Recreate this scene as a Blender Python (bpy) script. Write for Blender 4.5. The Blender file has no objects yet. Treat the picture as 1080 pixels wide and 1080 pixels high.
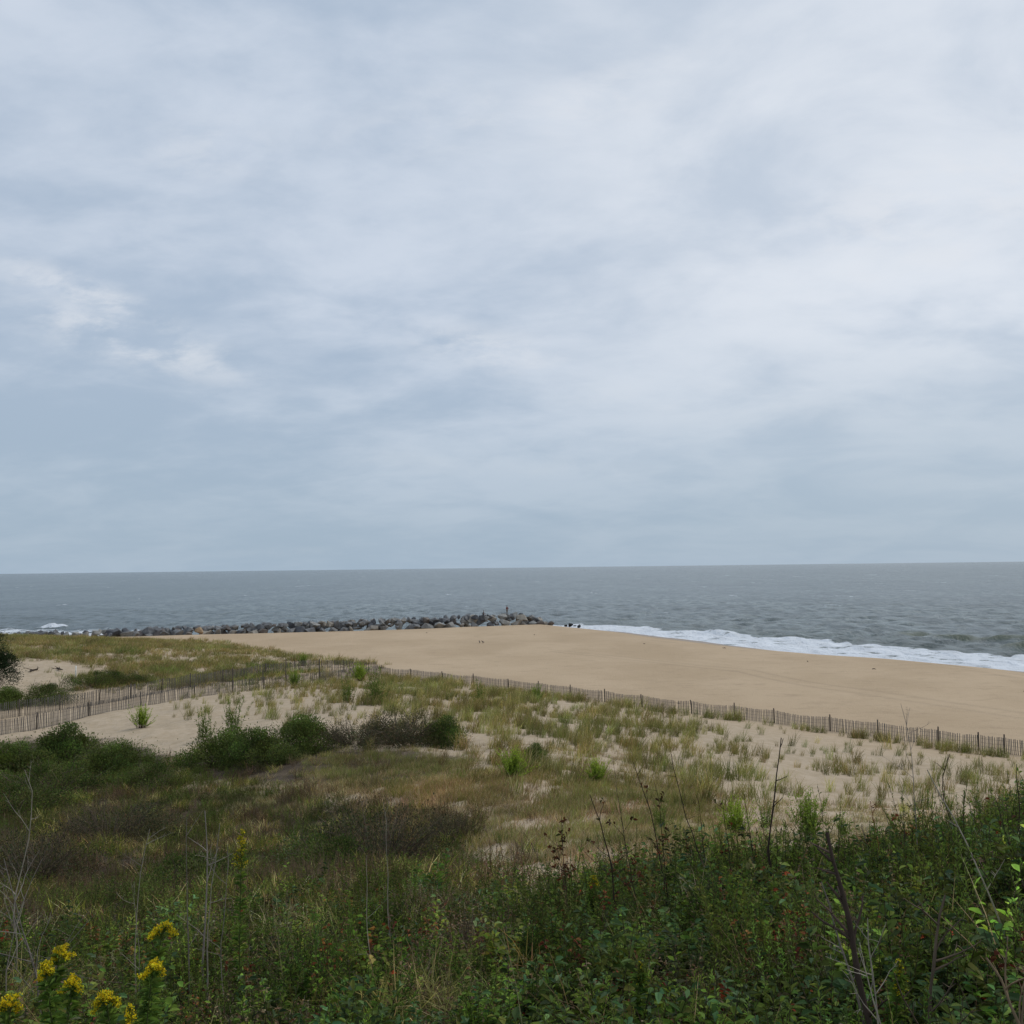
import bpy, math, random
import numpy as np
from mathutils import Matrix, Vector
R = math.radians
rng = np.random.default_rng(7)
random.seed(7)
sc = bpy.context.scene
COL = sc.collection

# ------------------------------------------------------------------ camera
H = 14.0
cd = bpy.data.cameras.new('camera'); cam = bpy.data.objects.new('camera', cd); COL.objects.link(cam)
cd.sensor_width = 36; cd.lens = 36.0; cd.clip_start = 0.05; cd.clip_end = 90000
cam.location = (0, 0, H)
CM = Matrix.Rotation(R(90 + 3.10), 3, 'X') @ Matrix.Rotation(R(-0.69), 3, 'Z')
cam.rotation_euler = CM.to_euler()
sc.camera = cam

# ------------------------------------------------------------------ world, sun, exposure
sc.view_settings.view_transform = 'Standard'; sc.view_settings.look = 'None'
sc.view_settings.exposure = 0.0; sc.view_settings.gamma = 1.0
SUN_EL, SUN_AZ = R(48), R(55)          # azimuth clockwise from +Y (to the right of the view)
SKY_CLOUD_DARK = (0.42, 0.515, 0.645); SKY_CLOUD_LIGHT = (0.63, 0.70, 0.805)

def nd(nt, typ, props=None, **inp):
    n = nt.nodes.new(typ)
    for k, v in (props or {}).items(): setattr(n, k, v)
    for k, v in inp.items():
        key = int(k[1:]) if k[0] == 'i' and k[1:].isdigit() else k.replace('_', ' ')
        s = n.inputs[key]
        if hasattr(v, 'is_output'): nt.links.new(v, s)
        else: s.default_value = v
    return n
def mth(nt, op, a, b=0.0, c=0.0, clamp=False):
    n = nt.nodes.new('ShaderNodeMath'); n.operation = op; n.use_clamp = clamp
    for i, v in enumerate((a, b, c)):
        if hasattr(v, 'is_output'): nt.links.new(v, n.inputs[i])
        else: n.inputs[i].default_value = v
    return n.outputs[0]
def ramp(nt, v, a, b, lo=0.0, hi=1.0, smooth=True):
    n = nt.nodes.new('ShaderNodeMapRange'); n.interpolation_type = 'SMOOTHSTEP' if smooth else 'LINEAR'
    nt.links.new(v, n.inputs[0])
    for i, x in zip((1, 2, 3, 4), (a, b, lo, hi)): n.inputs[i].default_value = x
    return n.outputs[0]
def mix(nt, f, a, b, mode='MIX'):
    n = nt.nodes.new('ShaderNodeMix'); n.data_type = 'RGBA'; n.blend_type = mode
    for s, v in ((n.inputs[0], f), (n.inputs[6], a), (n.inputs[7], b)):
        if hasattr(v, 'is_output'): nt.links.new(v, s)
        elif isinstance(v, (tuple, list)): s.default_value = (*v[:3], 1)
        else: s.default_value = v
    return n.outputs[2]
def noise(nt, vec, scale, detail=4.0, rough=0.5, dist=0.0, loc=(0, 0, 0), sca=(1, 1, 1), rot=(0, 0, 0)):
    m = nd(nt, 'ShaderNodeMapping', None, Vector=vec, Location=loc, Scale=sca, Rotation=rot)
    n = nd(nt, 'ShaderNodeTexNoise', None, Vector=m.outputs[0], Scale=scale, Detail=detail, Roughness=rough, Distortion=dist)
    return n.outputs[0]

w = bpy.data.worlds.new("World"); sc.world = w; w.use_nodes = True
nt = w.node_tree; nt.nodes.clear()
tc = nd(nt, 'ShaderNodeTexCoord').outputs['Generated']
sep = nd(nt, 'ShaderNodeSeparateXYZ', None, Vector=tc)
X, Y, Z = sep.outputs
sky = nd(nt, 'ShaderNodeTexSky', {'sky_type': 'NISHITA', 'sun_disc': False, 'sun_elevation': SUN_EL, 'sun_rotation': SUN_AZ})
bg1 = nd(nt, 'ShaderNodeBackground', None, Color=sky.outputs[0], Strength=0.08)
zz = mth(nt, 'ADD', mth(nt, 'MAXIMUM', Z, 0.0), 0.24)
px_ = mth(nt, 'DIVIDE', X, zz); py_ = mth(nt, 'DIVIDE', Y, zz)
pl = nd(nt, 'ShaderNodeCombineXYZ', None, X=px_, Y=py_, Z=0.0).outputs[0]
# broad billows, mid detail, and long faint bands
n1 = noise(nt, pl, 0.75, 5.0, 0.50, 0.5, loc=(3.1, 1.7, 0), rot=(0, 0, 0.5))
n2 = noise(nt, pl, 2.8, 8.0, 0.54, 0.4, loc=(7.4, 2.2, 0), sca=(0.85, 1.0, 1), rot=(0, 0, 0.6))
n3 = noise(nt, tc, 3.4, 6.0, 0.52, 0.35, loc=(1.2, 4.2, 0.3), sca=(0.8, 0.8, 1.5), rot=(0, 0.28, 0))
nn = mth(nt, 'ADD', mth(nt, 'MULTIPLY', n1, 0.36), mth(nt, 'ADD', mth(nt, 'MULTIPLY', n2, 0.36), mth(nt, 'MULTIPLY', n3, 0.28)))
n6 = noise(nt, pl, 9.0, 6.0, 0.6, 0.3, loc=(2, 9, 0), sca=(0.8, 1.1, 1), rot=(0, 0, 0.7))
nn = mth(nt, 'ADD', nn, mth(nt, 'MULTIPLY', mth(nt, 'SUBTRACT', n6, 0.5), 0.16))
cl = ramp(nt, nn, 0.41, 0.63)
ccol = mix(nt, cl, SKY_CLOUD_DARK, SKY_CLOUD_LIGHT)
# brighter overcast towards the hidden sun, up and to the right
bd = Vector((math.sin(R(31)) * math.cos(R(24)), math.cos(R(31)) * math.cos(R(24)), math.sin(R(24))))
dt = nd(nt, 'ShaderNodeVectorMath', {'operation': 'DOT_PRODUCT'}); nt.links.new(tc, dt.inputs[0]); dt.inputs[1].default_value = bd
glow = ramp(nt, dt.outputs['Value'], 0.80, 0.985)
glow2 = mth(nt, 'MULTIPLY', glow, ramp(nt, n2, 0.30, 0.62, 0.45, 1.0))
ccol = mix(nt, mth(nt, 'MULTIPLY', glow2, 0.80), ccol, (0.80, 0.84, 0.90))
# long pale wisps low on the left, and smaller ones elsewhere
ty = mth(nt, 'MAXIMUM', Y, 0.05); tu = mth(nt, 'DIVIDE', X, ty); tv = mth(nt, 'DIVIDE', Z, ty)
tuv = nd(nt, 'ShaderNodeCombineXYZ', None, X=tu, Y=tv, Z=0.0).outputs[0]
def wisp(u, v, a, la, lb, seed, amt):
    m = nd(nt, 'ShaderNodeMapping', {'vector_type': 'TEXTURE'}, Vector=tuv, Location=(u, v, 0), Rotation=(0, 0, a), Scale=(la, lb, 1))
    l = nd(nt, 'ShaderNodeVectorMath', {'operation': 'LENGTH'}, i0=m.outputs[0]).outputs['Value']
    k = ramp(nt, l, 0.1, 1.0, 1.0, 0.0)
    n = noise(nt, tuv, 15.0, 8.0, 0.60, 0.25, loc=(seed, seed * .7, 0), sca=(0.8, 2.0, 1), rot=(0, 0, -a))
    return mth(nt, 'MULTIPLY', mth(nt, 'MULTIPLY', k, ramp(nt, n, 0.40, 0.64)), amt * 0.8)
ws = [wisp(-0.37, 0.228, R(-17), 0.19, 0.040, 2.0, 1.0), wisp(-0.42, 0.275, R(-20), 0.15, 0.028, 5.0, 0.9),
      wisp(-0.02, 0.215, R(-12), 0.13, 0.035, 9.0, 0.7), wisp(0.1, 0.47, R(20), 0.16, 0.05, 41.0, 0.5), wisp(-0.30, 0.42, R(0), 0.12, 0.05, 44.0, 0.35), wisp(0.44, 0.36, R(14), 0.26, 0.07, 12.0, 0.9),
      wisp(0.42, 0.30, R(12), 0.20, 0.03, 17.0, 0.6), wisp(0.18, 0.16, R(-6), 0.25, 0.03, 15.0, 0.4), wisp(0.36, 0.085, R(-3), 0.16, 0.02, 21.0, 0.4),
      wisp(-0.22, 0.018, R(0), 0.10, 0.007, 25.0, 0.5), wisp(0.0, 0.10, R(-4), 0.3, 0.02, 31.0, 0.35), wisp(-0.05, 0.45, R(10), 0.2, 0.06, 35.0, 0.35)]
acc = ws[0]
for q in ws[1:]: acc = mth(nt, 'MAXIMUM', acc, q)
acc = mth(nt, 'MULTIPLY', acc, mth(nt, 'GREATER_THAN', Y, 0.1))
ccol = mix(nt, acc, ccol, (0.78, 0.81, 0.86))
# the grey-blue layer that closes the sky down over the sea
hz = ramp(nt, mth(nt, 'ADD', Z, mth(nt, 'MULTIPLY', n3, 0.10)), 0.03, 0.30, 0.80, 0.0)
ccol = mix(nt, hz, ccol, (0.345, 0.452, 0.56))
bg2 = nd(nt, 'ShaderNodeBackground', None, Color=ccol, Strength=1.0)
ms = nd(nt, 'ShaderNodeMixShader', None, Fac=0.94); nt.links.new(bg1.outputs[0], ms.inputs[1]); nt.links.new(bg2.outputs[0], ms.inputs[2])
nt.links.new(ms.outputs[0], nd(nt, 'ShaderNodeOutputWorld').inputs[0])

sl = bpy.data.lights.new('sun', 'SUN'); sl.energy = 1.3; sl.angle = R(25); sl.color = (1, 0.955, 0.89)
so = bpy.data.objects.new('sun', sl); COL.objects.link(so)
sd = Vector((math.sin(SUN_AZ) * math.cos(SUN_EL), math.cos(SUN_AZ) * math.cos(SUN_EL), math.sin(SUN_EL)))
so.rotation_euler = sd.to_track_quat('Z', 'Y').to_euler(); so.location = sd * 100

# ------------------------------------------------------------------ measuring helpers
F = 1080.0
def ray(px, py):
    v = CM @ Vector(((px - 540) / F, -(py - 540) / F, -1)); return v
def at(px, py, d):
    v = ray(px, py); return Vector((0, 0, H)) + v * (d / v.y)
CMi = np.array(CM.transposed())
def project(x, y, z):
    q = CMi @ np.stack([np.asarray(x, float), np.asarray(y, float), np.asarray(z, float) - H])
    zc = np.minimum(q[2], -0.01)
    return 540 + F * q[0] / -zc, 540 - F * q[1] / -zc
def ux(px, d): return (px - 540) / F * d

def _fade(t): return t * t * t * (t * (t * 6 - 15) + 10)
_perm = np.random.default_rng(3).permutation(4096)
_g = np.random.default_rng(4).uniform(0, 2 * np.pi, 4096); _gx, _gy = np.cos(_g), np.sin(_g)
def perlin(x, y):
    xi = np.floor(x).astype(int); yi = np.floor(y).astype(int); xf = x - xi; yf = y - yi
    def g(ix, iy):
        h = _perm[(_perm[ix & 4095] + iy) & 4095]; return _gx[h], _gy[h]
    def dot(ix, iy, dx, dy):
        a, b = g(ix, iy); return a * dx + b * dy
    u = _fade(xf); v = _fade(yf)
    a = dot(xi, yi, xf, yf); b = dot(xi + 1, yi, xf - 1, yf); c = dot(xi, yi + 1, xf, yf - 1); d = dot(xi + 1, yi + 1, xf - 1, yf - 1)
    return ((a * (1 - u) + b * u) * (1 - v) + (c * (1 - u) + d * u) * v) * 1.5
def fbm(x, y, o=4, l=2.0, g=0.5):
    r = 0; a = 1
    for i in range(o): r = r + a * perlin(x + 17.3 * i, y - 9.1 * i); x = x * l; y = y * l; a *= g
    return r

# ------------------------------------------------------------------ terrain: heights by bearing and distance
COLS = {
 -400: [(2,12.2),(4,11.6),(10,10.6),(16,9.2),(24,7.4),(34,5.8),(45,4.8),(58,3.9),(66,3.4),(80,2.9),(92,3.1),(104,4.2),(125,5.6),(150,5.4),(180,3.4),(300,2.0)],
 0:   [(2,12.2),(4,11.5),(10,10.2),(16,8.6),(25,6.9),(34,5.7),(45,4.7),(58,3.8),(68,3.3),(80,2.8),(90,3.0),(104,4.3),(122,4.9),(140,5.3),(155,4.6),(175,2.2),(300,2.0)],
 100: [(2,12.2),(4,11.5),(10,10.1),(16,8.5),(24,6.8),(32,5.9),(42,5.1),(55,4.1),(65,3.6),(77,3.2),(90,2.7),(98,3.2),(108,4.1),(125,4.6),(140,5.0),(152,4.2),(172,2.2),(300,2.0)],
 240: [(2,12.2),(4,11.5),(10,10.2),(16,8.7),(24,6.8),(32,6.0),(42,5.6),(52,5.25),(65,4.7),(80,4.0),(91,3.2),(100,2.8),(108,3.0),(122,4.0),(132,3.9),(150,2.4),(300,2.0)],
 330: [(2,12.2),(4,11.5),(10,10.4),(15,9.3),(24,6.8),(32,6.3),(42,6.0),(55,5.6),(70,4.9),(85,4.2),(97,3.2),(112,2.9),(122,3.0),(140,2.3),(300,2.0)],
 430: [(2,12.2),(4,11.5),(10,10.5),(14,9.7),(24,7.0),(32,6.7),(42,6.5),(55,6.0),(70,5.1),(85,4.35),(100,3.0),(115,2.6),(140,2.3),(300,2.0)],
 540: [(2,12.2),(4,11.5),(10,10.6),(13,10.0),(19,7.9),(24,7.7),(30,7.6),(36,7.1),(45,6.4),(60,5.3),(75,4.2),(88,2.9),(100,2.5),(140,2.3),(300,2.0)],
 700: [(2,12.2),(4,11.5),(10,10.75),(13.5,10.2),(20,8.3),(26,7.6),(34,6.6),(45,5.5),(58,4.3),(70,3.4),(80,2.5),(90,2.4),(140,2.2),(300,2.0)],
 880: [(2,12.2),(4,11.5),(10,10.75),(14,10.15),(20,8.3),(28,6.8),(38,5.3),(50,4.0),(62,3.0),(70,2.6),(80,2.4),(140,2.2),(300,2.0)],
 1080:[(2,12.2),(4,11.5),(10,10.9),(15,10.3),(21,8.2),(28,6.7),(38,5.0),(50,3.4),(60,2.6),(70,2.4),(140,2.2),(300,2.0)],
 1500:[(2,12.2),(4,11.5),(10,10.7),(14,9.9),(20,8.2),(28,6.5),(38,4.8),(48,3.2),(56,2.6),(70,2.4),(140,2.2),(300,2.0)],
}
LU = np.arange(-400, 1501, 10.0); LD = np.linspace(math.log(1.5), math.log(300), 260)
_cu = sorted(COLS)
_tab = np.array([np.interp(np.exp(LD), [a for a, b in COLS[k]], [b for a, b in COLS[k]]) for k in _cu])
TAB = np.array([np.interp(LU, _cu, _tab[:, j]) for j in range(len(LD))]).T
def _blur(a, s, ax):
    k = np.exp(-0.5 * (np.arange(-3 * s, 3 * s + 1) / s) ** 2); k /= k.sum()
    p = [(0, 0), (0, 0)]; p[ax] = (3 * s, 3 * s); a = np.pad(a, p, mode='edge')
    return np.apply_along_axis(lambda v: np.convolve(v, k, 'valid'), ax, a)
TAB = _blur(_blur(TAB, 4, 0), 2, 1)
def table(u, d):
    fu = np.clip((u - LU[0]) / 10.0, 0, len(LU) - 1.001); fd = np.clip((np.log(np.maximum(d, 1.5)) - LD[0]) / (LD[1] - LD[0]), 0, len(LD) - 1.001)
    i = fu.astype(int); j = fd.astype(int); a = fu - i; b = fd - j
    return (TAB[i, j] * (1 - a) + TAB[i + 1, j] * a) * (1 - b) + (TAB[i, j + 1] * (1 - a) + TAB[i + 1, j + 1] * a) * b

def seapt(px, py, z=0.2):
    hy = 605 - 13 * px / 1080; d = (H - z) * F / (py - hy); return (ux(px, d), d)
SHORE = [(900, -2500), (330, -400), (160, -80)] + [seapt(*q) for q in ((1180, 722), (1080, 708), (1000, 701), (940, 697), (880, 691.5), (820, 686.5), (760, 679), (700, 671.5), (640, 665), (600, 661))] \
    + [(9, 234), (-2, 229), (-30, 217), (-70, 207), (-125, 214), (-330, 260), (-3000, 900)]
SP = np.array(SHORE); POLY = np.vstack([SP, [(-3000, -2500)]])
def shore_s(x, y):
    """signed distance from the water's edge, positive over the sea"""
    x = np.asarray(x, float); y = np.asarray(y, float); best = np.full(x.shape, 1e9)
    for (ax, ay), (bx, by) in zip(SP[:-1], SP[1:]):
        dx, dy = bx - ax, by - ay; t = np.clip(((x - ax) * dx + (y - ay) * dy) / (dx * dx + dy * dy), 0, 1)
        best = np.minimum(best, np.hypot(x - ax - t * dx, y - ay - t * dy))
    ins = np.zeros(x.shape, bool); n = len(POLY); j = n - 1
    for i in range(n):
        xi, yi = POLY[i]; xj, yj = POLY[j]
        if yi != yj:
            ins ^= ((yi > y) != (yj > y)) & (x < (xj - xi) * (y - yi) / (yj - yi) + xi)
        j = i
    return np.where(ins, -best, best)
def ground_z(x, y, fine=True):
    x = np.asarray(x, float); y = np.asarray(y, float)
    yy = np.maximum(y, 1.5); u = 540 + F * x / yy
    z = table(u, yy)
    s = shore_s(x, y)
    dune = np.clip((z - 2.7) / 1.0, 0, 1)
    z = z + dune * (0.22 * fbm(x / 7, y / 7, 2) + (0.07 * fbm(x / 1.6, y / 1.6, 3) if fine else 0)) + (1 - dune) * 0.05 * fbm(x / 14, y / 14, 2)
    s2 = s + 0.8 * perlin(x / 17, y / 17)
    face = np.where(s2 < 0, 0.10 - s2 * 0.125, 0.10 - s2 * 0.07)
    k = 0.35; h = np.clip(0.5 + 0.5 * (z - face) / k, 0, 1)
    z = z * (1 - h) + face * h - k * h * (1 - h)
    return np.maximum(z, -7.0)
def gz(x, y): return float(ground_z(np.array([x]), np.array([y]))[0])

# ------------------------------------------------------------------ mesh helpers
def mk_mesh(name, V, Fq, mats, cols=None, smooth=False, attrs=None, tri=None, midx=None):
    V = np.asarray(V, np.float32); me = bpy.data.meshes.new(name)
    Fq = np.asarray(Fq, np.int32).reshape(-1, 4) if Fq is not None and len(Fq) else np.zeros((0, 4), np.int32)
    T = np.asarray(tri, np.int32).reshape(-1, 3) if tri is not None and len(tri) else np.zeros((0, 3), np.int32)
    nl = Fq.size + T.size; nf = len(Fq) + len(T)
    me.vertices.add(len(V)); me.vertices.foreach_set('co', V.ravel())
    me.loops.add(nl); me.loops.foreach_set('vertex_index', np.concatenate([Fq.ravel(), T.ravel()]))
    me.polygons.add(nf)
    st = np.concatenate([np.arange(len(Fq)) * 4, Fq.size + np.arange(len(T)) * 3]).astype(np.int32)
    me.polygons.foreach_set('loop_start', st)
    if smooth: me.polygons.foreach_set('use_smooth', np.ones(nf, bool))
    if midx is not None: me.polygons.foreach_set('material_index', np.asarray(midx, np.int32))
    me.update(calc_edges=True)
    if cols is not None:
        a = me.color_attributes.new('Col', 'FLOAT_COLOR', 'POINT')
        c = np.ones((len(V), 4), np.float32); c[:, :3] = cols; a.data.foreach_set('color', c.ravel())
    for k, v in (attrs or {}).items():
        a = me.attributes.new(k, 'FLOAT', 'POINT'); a.data.foreach_set('value', np.asarray(v, np.float32))
    for m in (mats if isinstance(mats, (list, tuple)) else [mats]): me.materials.append(m)
    return me
def link(name, me, parent=None, loc=None, label=None, cat=None, group=None, kind=None):
    o = bpy.data.objects.new(name, me); COL.objects.link(o)
    if parent is not None: o.parent = parent
    if loc is not None: o.location = loc
    if label: o['label'] = label
    if cat: o['category'] = cat
    if group: o['group'] = group
    if kind: o['kind'] = kind
    return o
def copy_thing(o, loc, rz=0.0, s=1.0, label=None, group=None, cat=None, tilt=(0, 0), sz=None):
    c = o.copy(); COL.objects.link(c); c.location = loc; c.rotation_euler = (tilt[0], tilt[1], rz); c.scale = (s, s, sz if sz else s)
    if label: c['label'] = label
    if group: c['group'] = group
    if cat: c['category'] = cat
    for ch in o.children:
        d = ch.copy(); COL.objects.link(d); d.parent = c
        for g in ch.children:
            e = g.copy(); COL.objects.link(e); e.parent = d
    return c
class Geo:
    """quads with a colour on every vertex"""
    def __init__(s): s.V = []; s.Q = []; s.C = []; s.n = 0
    def add(s, V, Q, C):
        V = np.asarray(V, float).reshape(-1, 3); Q = np.asarray(Q, int).reshape(-1, 4)
        C = np.asarray(C, float); C = np.broadcast_to(C, (len(V), 3)) if C.ndim == 1 else C
        s.V.append(V); s.Q.append(Q + s.n); s.C.append(C); s.n += len(V)
    def arr(s):
        if not s.V: return np.zeros((0, 3)), np.zeros((0, 4), int), np.zeros((0, 3))
        return np.vstack(s.V), np.vstack(s.Q), np.vstack(s.C)
    def mesh(s, name, mat, smooth=False):
        V, Q, C = s.arr(); return mk_mesh(name, V, Q, mat, cols=C, smooth=smooth)
def strips(base, dirs, length, width, bend, col_a, col_b, seg=3, r=rng):
    """many curved tapering blades at once; base (n,3), dirs (n,3) unit, bend: how much gravity pulls the tip"""
    n = len(base); t = np.linspace(0, 1, seg + 1)[None, :, None]
    L = np.broadcast_to(np.asarray(length, float), (n,))[:, None, None]
    W = np.broadcast_to(np.asarray(width, float), (n,))[:, None, None]
    B = np.broadcast_to(np.asarray(bend, float), (n,))[:, None, None]
    hor = dirs.copy(); hor[:, 2] = 0; hl = np.linalg.norm(hor, axis=1, keepdims=True) + 1e-6; hor /= hl
    c = base[:, None, :] + dirs[:, None, :] * (L * t) + (hor[:, None, :] * 0.6 - np.array([0, 0, 0.7])) * (B * L * t ** 2.2)
    a = r.uniform(0, np.pi, n); side = np.stack([np.cos(a), np.sin(a), np.zeros(n)], 1)[:, None, :]
    wt = W * np.array([0.7, 1.0, 0.75, 0.08, 0.05, 0.05])[:seg + 1][None, :, None] if seg == 3 else W * (1 - t * 0.93)
    V = np.stack([c - side * wt * .5, c + side * wt * .5], 2).reshape(n, (seg + 1) * 2, 3)
    q = np.array([[2 * i, 2 * i + 1, 2 * i + 3, 2 * i + 2] for i in range(seg)])
    Q = (q[None] + (np.arange(n) * (seg + 1) * 2)[:, None, None]).reshape(-1, 4)
    ca = np.broadcast_to(col_a, (n, 3))[:, None, None, :]; cb = np.broadcast_to(col_b, (n, 3))[:, None, None, :]
    tt = t[:, :, :, None]; C = np.broadcast_to(ca * (1 - tt) + cb * tt, (n, seg + 1, 2, 3)).reshape(-1, 3)
    return V.reshape(-1, 3), Q, C
def leaves(pos, dirs, length, width, cols, r=rng, fold=0.25, droop=0.2):
    """six-point pointed leaves folded on the midrib: two quads each"""
    n = len(pos); L = np.broadcast_to(np.asarray(length, float), (n,))[:, None]; W = np.broadcast_to(np.asarray(width, float), (n,))[:, None]
    up = np.array([0, 0, 1.0]) + r.normal(0, .45, (n, 3)); s = np.cross(dirs, up); s /= np.linalg.norm(s, axis=1, keepdims=True) + 1e-6
    nn = np.cross(s, dirs); g = np.array([0, 0, -1.0])
    p0 = pos; pm = pos + dirs * L * .5; p1 = pos + dirs * L + g * L * droop
    a = pos + dirs * L * .42 + s * W * .5 + nn * W * fold; b = pos + dirs * L * .42 - s * W * .5 + nn * W * fold
    a2 = pos + dirs * L * .78 + s * W * .3 + nn * W * fold * .6 + g * L * droop * .5; b2 = pos + dirs * L * .78 - s * W * .3 + nn * W * fold * .6 + g * L * droop * .5
    V = np.stack([p0, a, a2, p1, b2, b], 1).reshape(-1, 3)
    Q = (np.array([[0, 1, 2, 3], [0, 3, 4, 5]])[None] + (np.arange(n) * 6)[:, None, None]).reshape(-1, 4)
    C = np.repeat(np.broadcast_to(cols, (n, 3)), 6, axis=0)
    return V, Q, C
def tube(pts, rad, col, sides=5):
    pts = np.asarray(pts, float); m = len(pts); rad = np.broadcast_to(np.asarray(rad, float), (m,))
    tg = np.gradient(pts, axis=0); tg /= np.linalg.norm(tg, axis=1, keepdims=True) + 1e-9
    ref = np.array([0.13, 0.9, 0.21]); s = np.cross(tg, ref); s /= np.linalg.norm(s, axis=1, keepdims=True) + 1e-9; b = np.cross(tg, s)
    a = np.arange(sides) * 2 * np.pi / sides
    V = pts[:, None, :] + rad[:, None, None] * (np.cos(a)[None, :, None] * s[:, None, :] + np.sin(a)[None, :, None] * b[:, None, :])
    Q = [[i * sides + k, i * sides + (k + 1) % sides, (i + 1) * sides + (k + 1) % sides, (i + 1) * sides + k] for i in range(m - 1) for k in range(sides)]
    C = np.asarray(col, float); C = np.broadcast_to(C, (m * sides, 3)) if C.ndim == 1 else np.repeat(C, sides, 0)
    return V.reshape(-1, 3), np.array(Q), C
def rdirs(n, lean, r=rng):
    """upright directions leaning out by up to about lean radians"""
    a = r.uniform(0, 2 * np.pi, n); th = np.abs(r.normal(0, lean, n)); th = np.minimum(th, 1.5)
    return np.stack([np.cos(a) * np.sin(th), np.sin(a) * np.sin(th), np.cos(th)], 1)
def pick(pal, n, r=rng, jit=0.18):
    pal = np.asarray(pal, float); c = pal[r.integers(0, len(pal), n)]
    return np.clip(c * np.exp(r.normal(0, jit, (n, 1))) * np.exp(r.normal(0, jit * .35, (n, 3))), 0.002, 0.9)

# ------------------------------------------------------------------ materials
def new_mat(name):
    m = bpy.data.materials.new(name); m.use_nodes = True; t = m.node_tree; b = t.nodes['Principled BSDF']; return m, t, b
def plant_mat(name, trans=0.32, rough=0.65, spec=0.10):
    m, t, b = new_mat(name); out = t.nodes['Material Output']
    at_ = nd(t, 'ShaderNodeVertexColor', {'layer_name': 'Col'}).outputs[0]
    geo = nd(t, 'ShaderNodeNewGeometry').outputs['Position']
    n = noise(t, geo, 9.0, 3.0, 0.6)
    c = mix(t, 1.0, at_, mix(t, ramp(t, n, 0.3, 0.7), (0.8, 0.8, 0.78), (1.18, 1.15, 1.1)), 'MULTIPLY')
    t.links.new(c, b.inputs['Base Color']); b.inputs['Roughness'].default_value = rough; b.inputs['Specular IOR Level'].default_value = spec
    if trans:
        tr = nd(t, 'ShaderNodeBsdfTranslucent', None, Color=c)
        ms = nd(t, 'ShaderNodeMixShader', None, Fac=trans); t.links.new(b.outputs[0], ms.inputs[1]); t.links.new(tr.outputs[0], ms.inputs[2]); t.links.new(ms.outputs[0], out.inputs[0])
    return m
M_LEAF = plant_mat('leaf'); M_GRASS = plant_mat('grass_blade', 0.25, 0.65, 0.15); M_STEM = plant_mat('stem_bark', 0, 0.85, 0.1); M_FLOWER = plant_mat('petal', 0.2, 0.7, 0.1)
def bark_mat(name, ca, cb, scale=30, sz=0.12, rough=0.85, bump=0.5):
    m, t, b = new_mat(name); g = nd(t, 'ShaderNodeTexCoord').outputs['Object']
    n = noise(t, g, scale, 5.0, 0.65, 0.4, sca=(1, 1, sz)); c = mix(t, ramp(t, n, 0.3, 0.7), ca, cb)
    t.links.new(c, b.inputs['Base Color']); b.inputs['Roughness'].default_value = rough; b.inputs['Specular IOR Level'].default_value = 0.15
    bp = nd(t, 'ShaderNodeBump', None, Height=n, Strength=bump, Distance=0.01); t.links.new(bp.outputs[0], b.inputs['Normal']); return m
M_POST = bark_mat('weathered_post', (0.045, 0.035, 0.028), (0.14, 0.115, 0.09), 12, 0.1)
M_PICKET = bark_mat('weathered_picket', (0.095, 0.083, 0.070), (0.215, 0.188, 0.160), 4, 0.08)
M_DARK_PICKET = bark_mat('dark_picket', (0.060, 0.054, 0.048), (0.14, 0.125, 0.11), 4, 0.08)
M_WIRE = bark_mat('fence_wire', (0.08, 0.07, 0.06), (0.14, 0.12, 0.1), 30, 1, 0.5)

# sand sheet
m, t, b = new_mat('sand'); M_SAND = m
g = nd(t, 'ShaderNodeNewGeometry').outputs['Position']
def attr(t, n): return nd(t, 'ShaderNodeAttribute', {'attribute_name': n}).outputs['Fac']
wet, veg, dun = attr(t, 'wet'), attr(t, 'veg'), attr(t, 'dune')
nA = noise(t, g, 0.09, 5.0, 0.55, 0.3, sca=(1, 0.6, 1)); nB = noise(t, g, 1.3, 6.0, 0.6); nC = noise(t, g, 14.0, 4.0, 0.7); nD = noise(t, g, 90.0, 2.0, 0.7)
beach = mix(t, ramp(t, nA, 0.32, 0.68), (0.455, 0.33, 0.203), (0.525, 0.388, 0.248))
dune = mix(t, ramp(t, nB, 0.3, 0.7), (0.425, 0.325, 0.212), (0.51, 0.402, 0.282))
nE = noise(t, g, 0.55, 6.0, 0.7, 0.5, sca=(0.7, 1.3, 1))
beach = mix(t, mth(t, 'MULTIPLY', ramp(t, nE, 0.5, 0.72), 0.5), beach, (0.335, 0.242, 0.15))
c = mix(t, dun, beach, dune)
c = mix(t, mth(t, 'MULTIPLY', ramp(t, nC, 0.50, 0.72), 0.22), c, (0.33, 0.25, 0.175))
c = mix(t, mth(t, 'MULTIPLY', ramp(t, nD, 0.55, 0.75), 0.25), c, (0.26, 0.2, 0.14))
wr = mth(t, 'MULTIPLY', attr(t, 'wrack'), ramp(t, nC, 0.35, 0.6))
c = mix(t, wr, c, (0.17, 0.125, 0.085))
c = mix(t, mth(t, 'MULTIPLY', wet, 0.92), c, (0.225, 0.152, 0.09))
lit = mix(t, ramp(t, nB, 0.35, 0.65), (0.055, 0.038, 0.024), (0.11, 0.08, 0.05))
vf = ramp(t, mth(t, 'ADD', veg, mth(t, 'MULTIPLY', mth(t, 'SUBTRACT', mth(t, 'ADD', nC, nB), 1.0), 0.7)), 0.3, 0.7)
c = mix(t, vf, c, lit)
t.links.new(c, b.inputs['Base Color'])
rr = mth(t, 'SUBTRACT', 0.92, mth(t, 'MULTIPLY', wet, 0.5)); t.links.new(rr, b.inputs['Roughness']); b.inputs['Specular IOR Level'].default_value = 0.25
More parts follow.
